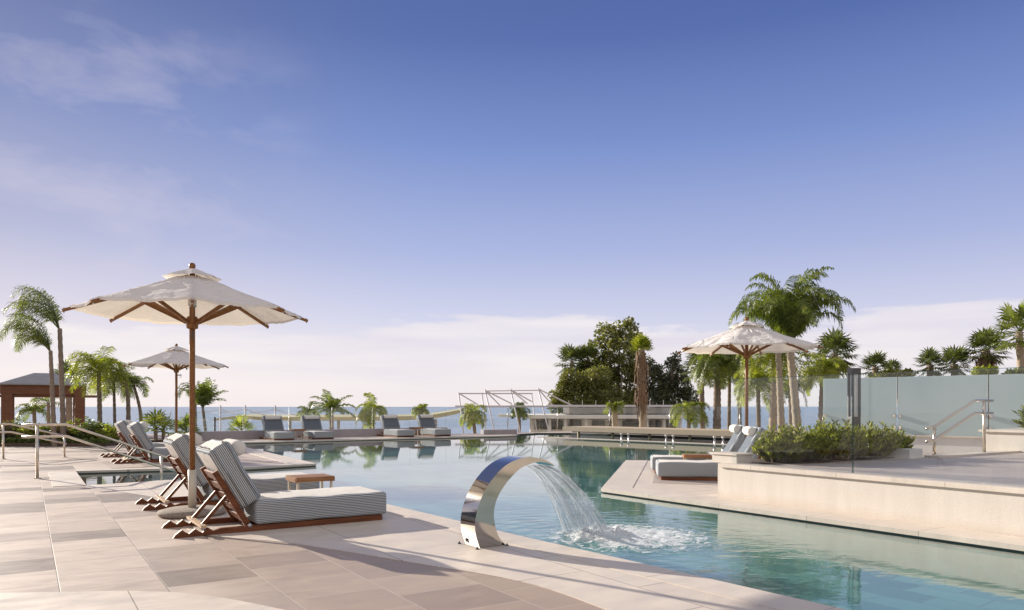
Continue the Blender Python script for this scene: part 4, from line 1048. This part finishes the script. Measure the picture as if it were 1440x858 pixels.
def leaf_cloud(mb, c, rad, n, size, rng, shell=.5, flat=.9, aspect=2.2):
    for _ in range(n):
        while True:
            q = Vector((rng.uniform(-1,1), rng.uniform(-1,1), rng.uniform(-1,1)))
            if q.length <= 1: break
        q = q.normalized()*(q.length**shell)
        k = 1+.35*noise.noise(Vector(c)*.7+q*2.2)
        p = Vector(c)+Vector((q.x*rad[0], q.y*rad[1], q.z*rad[2]))*k
        d = (q*.6+Vector((rng.gauss(0,1), rng.gauss(0,1), rng.gauss(-.15,.8)))*.7).normalized()
        sd = d.cross(Vector((rng.gauss(0,1), rng.gauss(0,1), rng.gauss(0,1))))
        if sd.length < .05: continue
        sd.normalize(); l = size*rng.uniform(.6,1.3); w = l/aspect
        mb.add([p, p+d*l*.5+sd*w*.5, p+d*l, p+d*l*.5-sd*w*.5], [(0,1,2,3)])
def leafy_tree(label, pxb, d, zb, blobs, mat, n, size, seed, name='leafy_tree', group='broad leafy trees beyond the white building', rt=.35):
    """blobs: (px, py, rx px, ry px, depth offset m)"""
    rng = random.Random(seed); b = Vector((X(pxb,d), d, zb)); root = thing(name, label, 'tree', b, 0, group)
    top = max(Z(py,d) for px, py, rx, ry, o in blobs)-zb
    tm = trunk_mesh([Vector((0,0,-.3)), Vector((.15,0,top*.3)), Vector((0,0,top*.75))], rt, rt*.35, 16, 1.4, seed)
    for px, py, rx, ry, o in blobs:
        c = Vector((X(px,d), d+o, Z(py,d)))-b
        tm.tube([Vector((.1,0,top*.25)), c*.55+Vector((0,0,top*.1)), c], [rt*.5, rt*.3, rt*.12], 6)
    tm.build('trunk', 'bark', root, smooth=True)
    mb = MB(); tot = sum(rx*ry for _,_,rx,ry,_ in blobs)
    for px, py, rx, ry, o in blobs:
        c = Vector((X(px,d), d+o, Z(py,d)))-b; m = d/F; r3 = (rx*m, (rx+ry)*.5*m, ry*m)
        nn = int(n*rx*ry/tot); k = 10
        leaf_cloud(mb, c, r3, nn//3, size, rng, .6)
        for _ in range(k):                                         # smaller clumps break the outline
            q = Vector((rng.gauss(0,1), rng.gauss(0,1), rng.gauss(0,1))).normalized()
            cc = c+Vector((q.x*r3[0], q.y*r3[1], q.z*r3[2]))*rng.uniform(.65,1.3); s = rng.uniform(.2,.44)
            leaf_cloud(mb, cc, (r3[0]*s, r3[1]*s, r3[2]*s), int(nn*.67/k), size, rng, .5)
    mb.build('crown', mat, root)
    return root
leafy_tree('tall olive green tree with the highest crown behind the white building', 868, 68, -5, [(872,466,20,15,0), (852,478,16,14,-1), (893,482,14,16,1), (842,500,18,15,1), (872,496,20,16,-2), (826,520,14,12,0), (855,520,20,16,0), (888,515,20,18,-1), (840,545,22,18,-1), (872,548,24,20,0), (895,552,18,24,-1), (860,570,34,16,0)], 'tree_leaf', 18000, .30, 51)
leafy_tree('lower rounded olive tree left of the highest crown', 812, 64, -5, [(818,538,22,16,0), (840,528,17,14,-1), (802,548,17,14,0), (830,554,22,17,0), (790,561,15,11,0), (815,566,26,14,0), (845,563,22,18,-1), (788,550,8,7,0), (783,573,10,7,0), (805,530,10,9,0)], 'tree_leaf', 13000, .26, 52)
leafy_tree('dark tree right of the shaggy palm trunk', 930, 66, -5, [(915,520,12,12,0), (925,540,18,18,0), (942,535,14,16,1), (946,512,10,10,0), (955,528,10,12,0), (925,562,30,16,0), (962,545,11,14,0), (972,558,10,14,0), (950,503,6,6,0), (938,556,22,14,0)], 'tree_dark', 11000, .26, 53)
fan_palm('dark fan palm rising through the lower rounded tree', 802, 804, 508, 67, -5, (.18,.16), 30, .9, 1.0, 'fan_green', seed=54, group=GP, lo=-.9)
fan_palm('second dark fan palm leaning on the tall olive tree', 826, 827, 505, 67.5, -5, (.18,.16), 26, .8, .95, 'fan_green', seed=55, group=GP, lo=-.9)
leafy_tree('rounded light green treetop beside the fan palms above the screen', 1262, 34, .0, [(1262,528,20,7,0)], 'shrub_leaf', 1500, .14, 56, group='treetops behind the screen', rt=.1)
leafy_tree('small light green treetop under the palm with the dead skirt', 1386, 31, .0, [(1386,524,14,7,0)], 'palm_yellow', 1200, .13, 57, group='treetops behind the screen', rt=.1)
leafy_tree('low grey green treetop at the right edge above the screen', 1432, 30, .0, [(1432,526,16,7,0)], 'shrub_dark', 1000, .13, 58, group='treetops behind the screen', rt=.1)

def shrub(label, x, y, z, rad, h, n, seed, mat='shrub_leaf', size=.10, group=None, name='shrub', cat='shrub', upright=.9):
    """stems fanning out of the ground, lance leaves along each"""
    rng = random.Random(seed); root = thing(name, label, cat, (x, y, z), 0, group)
    st = MB(); lf = MB()
    for _ in range(n):
        az = rng.uniform(0, 6.283); rr = rad*rng.random()**.6; top = Vector((math.cos(az)*rr, math.sin(az)*rr, h*rng.choice((.6,.75,.85,1.0,1.3))*rng.uniform(.85,1.15)*(1-.35*(rr/rad)**2)))
        b0 = Vector((math.cos(az)*rr*.45, math.sin(az)*rr*.45, 0)); mid = (b0*.5+top*.5)+Vector((0,0,h*.08))
        cur = catmull3([b0, mid, top], 8); st.tube(cur, [.006*(1-.7*i/(len(cur)-1)) for i in range(len(cur))], 4, cap=False)
        for i, p in enumerate(cur[1:]):
            for k in range(4):
                a2 = rng.uniform(0,6.283); d = (Vector((math.cos(a2), math.sin(a2), 0))*rng.uniform(.5,1)+Vector((0,0,upright*rng.uniform(.3,1.2)))).normalized()
                sd = d.cross(Vector((rng.gauss(0,1), rng.gauss(0,1), .3))).normalized(); l = size*rng.uniform(.7,1.3); w = l*.13
                lf.add([p, p+d*l*.45+sd*w, p+d*l-Vector((0,0,l*.1)), p+d*l*.45-sd*w], [(0,1,2,3)])
    st.build('stems', 'bark', root); lf.build('foliage', mat, root)
    return root
GS = 'shrubs in the planting strip behind the retaining wall'
mb = MB(); mb.prism([(3.02,9.78), (4.1,10.02), (5.95,11.3), (5.85,12.1), (3.1,10.5)], TZ-.03, TZ-.004)
tag(mb.build('planting_bed', 'soil'), kind='structure')
pos = [(3.58,10.16,.30,.36,'arching shrub at the parasol end of the planting strip'), (3.75,10.28,.42,.46,'dense shrub next to the arching one, second along the strip'),
       (4.15,10.5,.42,.44,'bright leafy shrub in the strip before the pale palm trunk'), (4.6,10.75,.42,.55,'taller shrub with upright shoots just left of the lamp column'),
       (5.0,11.0,.42,.42,'shrub at the foot of the lamp column'), (5.4,11.2,.40,.46,'shrub right of the lamp column with spiky tips'), (5.75,11.45,.34,.36,'last low shrub of the strip, by the white steps')]
for i, (x, y, rad, h, lb) in enumerate(pos): shrub(lb, x, y, TZ, rad, h*.74, 160, 60+i, 'shrub_leaf', .078, GS, upright=1.5)
shrub('grey green spiky plant in the cream planter at the right edge', 9.0, 12.75, TZ+.3, .4, .35, 60, 70, 'shrub_dark', .12, None)
pb = thing('planter_end', 'small cream stone block closing the shrub strip behind the island loungers', 'planter', (2.98, 10.02, TZ-.01), UA)
MB().box((.05,.10,.055), (.30,.42,.11)).build('body', 'plaster', pb); MB().box((.05,.10,.122), (.34,.46,.024)).build('cap', 'coping', pb, bevel=.004)
st_ = thing('garden_steps', 'two white stone steps at the end of the shrub strip', 'steps', (6.02, 11.35, .24), UA)
MB().box((0,0,.10), (.5,.5,.2)).build('step', 'whitewall', st_, bevel=.006)
MB().box((-.28,0,.17), (.35,.5,.34)).build('step', 'whitewall', st_, bevel=.006)

# garden bed on the left
mb = MB(); mb.prism([(-30,22.7), (-12.4,22.6), (-11.6,25.2), (-13,27), (-30,30)], -.02, .10)
tag(mb.build('garden_bed', 'soil'), kind='structure')
GH = 'plants of the garden bed on the left'
gb = [(6,.5,'flower_bed','reddish plant at the left edge of the garden bed'), (26,.55,'shrub_dark','dark leafy plant before the left gazebo column'), (44,.5,'shrub_leaf','light green plant under the gazebo opening'),
      (62,.45,'shrub_dark','dark low plant beside the foot of the twin tall palms'), (84,.5,'flower_bed','brownish plant in front of the tall palm feet'), (104,.5,'shrub_leaf','green plant right of the tall palm feet'),
      (122,.62,'shrub_dark','broad leaved plant before the right gazebo column'), (138,.55,'shrub_dark','dark plant around the bushy palm foot'), (153,.42,'palm_yellow','yellow green plant at the right end of the garden bed')]
for i, (px, h, mt, lb) in enumerate(gb):
    d = 23.4 + (i % 2)*.5
    shrub(lb, X(px,d), d, .08, .42, h*.9, 60, 80+i, mt, .13, GH, 'bed_plant', 'plant', .6)
rng = random.Random(99); mb = MB()
for _ in range(4200):
    x = rng.uniform(-18,-12.3); y = rng.uniform(22.65,23.35); p = Vector((x, y, .05+rng.random()*.16))
    d = Vector((rng.gauss(0,1), rng.gauss(0,1), abs(rng.gauss(.3,.6)))).normalized(); sd = d.cross(Vector((rng.gauss(0,1), rng.gauss(0,1), .2))).normalized(); l = .1
    mb.add([p, p+d*l*.5+sd*.025, p+d*l, p+d*l*.5-sd*.025], [(0,1,2,3)])
tag(mb.build('ground_cover', 'shrub_dark'), 'low leafy ground cover along the front of the garden bed', 'ground cover', kind='stuff')

# ---------------------------------------------------------------- gazebo
gd = 30.0
gz = thing('gazebo', 'brown timber gazebo with grey hipped roof behind the garden bed', 'gazebo', (X(62,gd)*1.035, gd*1.035, -.3), math.atan2(-X(62,gd), gd))
hw = 1.36; he = Z(540,gd)+.3
for x in (-1,1):
    for y in (-1,1):
        MB().box((x*(hw-.12), y*(hw-.12), he/2-.2), (.36,.36,he-.4)).build('column', 'gazebo_wood', gz, bevel=.01)
MB().box((0,-hw+.12,he-.22), (hw*2+.2,.30,.40)).build('beam', 'gazebo_wood', gz); MB().box((0,hw-.12,he-.22), (hw*2+.2,.30,.40)).build('beam', 'gazebo_wood', gz)
MB().box((-hw+.12,0,he-.22), (.28,hw*2-.6,.40)).build('beam', 'gazebo_wood', gz); MB().box((hw-.12,0,he-.22), (.28,hw*2-.6,.40)).build('beam', 'gazebo_wood', gz)
MB().box((0,-hw+.12,he-.49), (hw*2+1.0,.16,.10)).build('lower_beam', 'gazebo_wood', gz)
mb = MB(); e = hw+.14; mb.add([(-e,-e,he),(e,-e,he),(e,e,he),(-e,e,he),(-.35,0,he+.48),(.35,0,he+.48),(-e,-e,he-.05),(e,-e,he-.05),(e,e,he-.05),(-e,e,he-.05)],
   [(0,1,5,4),(1,2,5),(2,3,4,5),(3,0,4),(6,7,1,0),(7,8,2,1),(8,9,3,2),(9,6,0,3),(9,8,7,6)])
mb.build('roof', 'roof_grey', gz)
MB().box((0,-hw+.12,.45), (hw*2-.5,.08,.5)).build('balustrade', 'gazebo_wood', gz)

# ---------------------------------------------------------------- beach structures
def P3(px, py, d): return Vector((X(px,d), d, Z(py,d)))
bd_ = 60
bc = thing('beach_canopy', 'long low olive tan roof of a beach shelter seen over the far loungers', 'shelter', P3(470,605,bd_))
o = Vector(bc.location); mb = MB(); path = [(300,592,588), (335,588,583), (372,591.5,584.5), (420,592,584), (480,591.5,584), (540,592,584), (600,590,582), (625,586,578), (648,581,574)]
vs = []; fs = []
for px, y0, y1 in path:
    for dy, yy in ((0,y0), (0,(y0*.3+y1*.7)), (2.2,y1), (5.5,y1+.3)):
        vs.append(P3(px, yy, bd_)+Vector((0,dy,0))-o)
for i in range(len(path)-1):
    for j in range(3): fs.append((i*4+j, (i+1)*4+j, (i+1)*4+j+1, i*4+j+1))
    fs.append((i*4+3, (i+1)*4+3, (i+1)*4, i*4))
mb.add(vs, fs); mb.build('roof', 'olive_roof', bc)
for px in (330, 400, 470, 540, 610):
    MB().tube([P3(px,590,bd_)+Vector((0,1.5,0))-o, P3(px,590,bd_)+Vector((0,1.5,-4.6))-o], .12, 8).build('post', 'white_steel', bc, smooth=True)
masts = [(310,'first thin grey mast with sagging cables left of the far loungers'), (345,'second thin grey mast with sagging cables, above the small fan palm'), (387,'third short grey mast above the first far lounger')]
for px, lb in masts:
    md = 50; t = thing('cable_mast', lb, 'mast', P3(px,640,md), 0, 'cable masts on the beach'); o = Vector(t.location)
    MB().tube([Vector((0,0,-2.4)), P3(px,570,md)-o], [.07,.055], 8).build('shaft', 'white_steel', t, smooth=True)
    for q, yy in ((-34,580), (30,584)):
        a = P3(px,575,md)-o; b = P3(px+q,yy,md)-o
        MB().tube([a, (a+b)/2+Vector((0,0,-.08)), b], .025, 5).build('cable', 'white_steel', t)
sfd = 50
sf = thing('steel_frame', 'white steel frame of leaning masts, beams and stays beside the white beach building', 'frame', P3(700,640,sfd)); o = Vector(sf.location)
for (a, b, dd_) in (((645,552),(651,602),0), ((675,551),(681,604),3), ((682,548),(695,605),0), ((718,547),(731,605),0), ((749,552),(756,604),3), ((757,546),(771,604),0)):
    q0 = P3(a[0],a[1],sfd)+Vector((0,dd_,0)); q1 = P3(b[0],b[1],sfd)+Vector((0,dd_,0)); dr = (q1-q0)
    MB().tube([q0-o, q0+dr*1.9-o], .045, 8).build('mast', 'white_steel', sf, smooth=True)
for a, b, r in (((645,553.5),(749,553.5),.05), ((682,550),(757,549),.04), ((640,571.5),(812,571.5),.07)):
    MB().tube([P3(*a,sfd)-o, P3(*b,sfd)-o], r, 6).build('beam', 'white_steel', sf)
for a, b in (((645,553),(672,569)), ((682,549),(703,570)), ((682,549),(720,568)), ((718,548),(748,565)), ((718,548),(742,568)), ((757,547),(808,572)), ((757,547),(778,571))):
    MB().tube([P3(*a,sfd)-o, P3(*b,sfd)-o], .045, 5).build('stay', 'white_steel', sf)

wbd = 54
wh = thing('beach_building', 'low white beach building with flat roof slabs behind the footbridge', 'building', P3(850,640,wbd)); o = Vector(wh.location)
def slab(px0, px1, y0, y1, d0, depth, name, mat):
    a = P3(px0,y0,d0)-o; b = P3(px1,y1,d0)-o
    return MB().box(((a.x+b.x)/2, a.y+depth/2, (a.z+b.z)/2), (b.x-a.x, depth, a.z-b.z)).build(name, mat, wh, bevel=.03)
slab(768, 960, 569.5, 572.5, wbd-.6, 8, 'roof', 'white_steel')
slab(800, 946, 573.2, 582.0, wbd+.6, 6, 'upper_wall', 'whitewall')
slab(742, 962, 583.5, 589, wbd-1.2, 9, 'canopy_slab', 'whitewall')
slab(700, 742, 582.5, 586.5, wbd-1.2, 2.5, 'canopy_arm', 'whitewall')
slab(748, 955, 589.8, 660, wbd+.8, 6, 'wall', 'whitewall')
for i, (x0, x1) in enumerate(((752,758), (760,771), (776,782), (785,792), (800,818), (833,851), (858,864), (876,898), (914,919), (922,930), (938,952))):
    w = slab(x0, x1, 591.5, 604, wbd+.55, .3, 'window', 'window_glass')
for px in (747, 773, 795, 824, 868, 910, 934, 957):
    q = P3(px,589,wbd-.8)-o; MB().tube([q, q+Vector((0,0,-4))], .10, 8).build('column', 'whitewall', wh, smooth=True)
q0 = P3(770,566,wbd+3)-o
mb = MB(); 
for k in range(9): 
    q = P3(800+k*19,572,wbd-.4)-o; mb.tube([q, q+Vector((0,0,.45))], .02, 5)
mb.build('roof_rail', 'steel_brushed', wh)

# ---------------------------------------------------------------- sky, sun, camera
w = bpy.data.worlds.new('World'); scene.world = w; w.use_nodes = True
nt = w.node_tree; nt.nodes.clear(); out = nt.nodes.new('ShaderNodeOutputWorld'); bg = nt.nodes.new('ShaderNodeBackground')
BGS = .1; bg.inputs[1].default_value = BGS
sky = nt.nodes.new('ShaderNodeTexSky'); sky.sky_type = 'NISHITA'; sky.sun_disc = False
sky.sun_elevation = R(SUN_EL); sky.sun_rotation = SUN_AZ; sky.air_density = 1.0; sky.dust_density = 1.2; sky.ozone_density = 2.0
tc = nt.nodes.new('ShaderNodeTexCoord'); sep = nt.nodes.new('ShaderNodeSeparateXYZ'); L(nt, tc.outputs['Generated'], sep.inputs[0])
el = sep.outputs[2]
stops = [(0, (248,240,240)), (.05, (242,235,240)), (.11, (212,213,236)), (.20, (173,183,225)), (.33, (122,145,205)), (.44, (86,109,173)), (.52, (76,98,162)), (.70, (180,179,189)), (1.0, (214,208,204))]  # top stops: zenith out of view, brightened as added fill light
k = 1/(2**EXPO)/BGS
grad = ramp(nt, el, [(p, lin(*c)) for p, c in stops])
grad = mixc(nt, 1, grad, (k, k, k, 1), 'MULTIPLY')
base = mixc(nt, .07, grad, sky.outputs[0])
# unseen bright cloud added behind the viewer as fill light
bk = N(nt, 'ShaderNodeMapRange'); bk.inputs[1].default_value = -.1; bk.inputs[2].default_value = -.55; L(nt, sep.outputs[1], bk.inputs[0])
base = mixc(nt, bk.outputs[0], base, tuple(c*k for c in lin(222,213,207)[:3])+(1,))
lf = N(nt, 'ShaderNodeMapRange'); lf.inputs[1].default_value = -.12; lf.inputs[2].default_value = -.58; L(nt, sep.outputs[0], lf.inputs[0])
hz = ramp(nt, el, [(p, tuple(q*k for q in lin(*c)[:3])+(1,)) for p, c in ((0, (248,238,236)), (.06, (243,234,236)), (.11, (226,219,231)), (.20, (184,186,213)), (.33, (139,149,190)), (.47, (103,116,162)))])
base = mixc(nt, math_n(nt, 'MULTIPLY', lf.outputs[0], .8), base, hz)
# soft brightening of the sky round the low sun
sv = Vector((math.sin(SUN_AZ)*math.cos(R(SUN_EL)), math.cos(SUN_AZ)*math.cos(R(SUN_EL)), math.sin(R(SUN_EL))))
dt = N(nt, 'ShaderNodeVectorMath', operation='DOT_PRODUCT'); dt.inputs[1].default_value = sv; L(nt, tc.outputs['Generated'], dt.inputs[0])
# clouds: a low bank along the horizon and thin streaks on the left
mp = N(nt, 'ShaderNodeMapping'); mp.inputs['Scale'].default_value = (1.0, 1.0, 5.0); L(nt, tc.outputs['Generated'], mp.inputs[0])
nb_ = N(nt, 'ShaderNodeTexNoise', Scale=3.2, Detail=8.0, Roughness=.55, Distortion=.3); L(nt, mp.outputs[0], nb_.inputs['Vector'])
bank = math_n(nt, 'SUBTRACT', math_n(nt, 'ADD', math_n(nt, 'MULTIPLY', nb_.outputs[0], .16), .028), el)
bankm = ramp(nt, bank, [(.0, 0.0), (.010, .85), (.06, .6), (.12, .25)])
mp3 = N(nt, 'ShaderNodeMapping'); mp3.inputs['Scale'].default_value = (1.0, 1.0, 9.0); mp3.inputs['Location'].default_value = (3, 1, 2); L(nt, tc.outputs['Generated'], mp3.inputs[0])
n3_ = N(nt, 'ShaderNodeTexNoise', Scale=2.6, Detail=7.0, Roughness=.55); L(nt, mp3.outputs[0], n3_.inputs['Vector'])
bc_ = ramp(nt, n3_.outputs[0], [(.36, tuple(c*k for c in lin(230,224,234)[:3])+(1,)), (.62, tuple(c*k for c in lin(253,246,244)[:3])+(1,))])
cl = mixc(nt, math_n(nt, 'MULTIPLY', bankm, .92), base, bc_)
mp2 = N(nt, 'ShaderNodeMapping'); mp2.inputs['Scale'].default_value = (2.3, 1.9, 5.5); mp2.inputs['Location'].default_value = (.35, .9, .3); mp2.inputs['Rotation'].default_value = (R(4), R(-8), 0); L(nt, tc.outputs['Generated'], mp2.inputs[0])
nc = N(nt, 'ShaderNodeTexNoise', Scale=2.9, Detail=9.0, Roughness=.56, Distortion=.3); L(nt, mp2.outputs[0], nc.inputs['Vector'])
lft = ramp(nt, sep.outputs[0], [(0.0, 1.0), (1.0, 0.0)])
lx = math_n(nt, 'MULTIPLY', math_n(nt, 'ADD', sep.outputs[0], .22), -5.0)
lxm = N(nt, 'ShaderNodeClamp'); L(nt, lx, lxm.inputs[0])
cm = ramp(nt, nc.outputs[0], [(.48, 0.0), (.60, .5), (.74, 1.0)])
ec = ramp(nt, el, [(.08, 0.0), (.15, 1.0), (.38, 1.0), (.46, 0.0)])
cm = math_n(nt, 'MULTIPLY', math_n(nt, 'MULTIPLY', cm, lxm.outputs[0]), math_n(nt, 'MULTIPLY', ec, .48))
cl = mixc(nt, cm, cl, tuple(c*k for c in lin(214,208,226)[:3])+(1,))
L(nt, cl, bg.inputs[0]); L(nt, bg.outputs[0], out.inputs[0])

sun = bpy.data.lights.new('sun', 'SUN'); sun.energy = 5.0; sun.angle = R(.5); sun.color = (1.0, .905, .78)
so = bpy.data.objects.new('sun', sun); COL.objects.link(so); so.location = sv*30
so.rotation_euler = (-sv).to_track_quat('-Z', 'Y').to_euler()

cam = bpy.data.cameras.new('camera'); cam.sensor_width = 36; cam.lens = F/1440*36; cam.shift_y = (HY-429)/1440; cam.clip_end = 80000; cam.clip_start = .05
co = bpy.data.objects.new('camera', cam); COL.objects.link(co); co.location = (0,0,H); co.rotation_euler = (R(90),0,0); scene.camera = co
scene.view_settings.view_transform = 'Standard'; scene.view_settings.look = 'None'; scene.view_settings.exposure = EXPO; scene.view_settings.gamma = 1
scene.render.engine = 'CYCLES'
scene.cycles.max_bounces = 8; scene.cycles.transparent_max_bounces = 24; scene.cycles.use_denoising = True
scene.cycles.caustics_reflective = False; scene.cycles.caustics_refractive = False
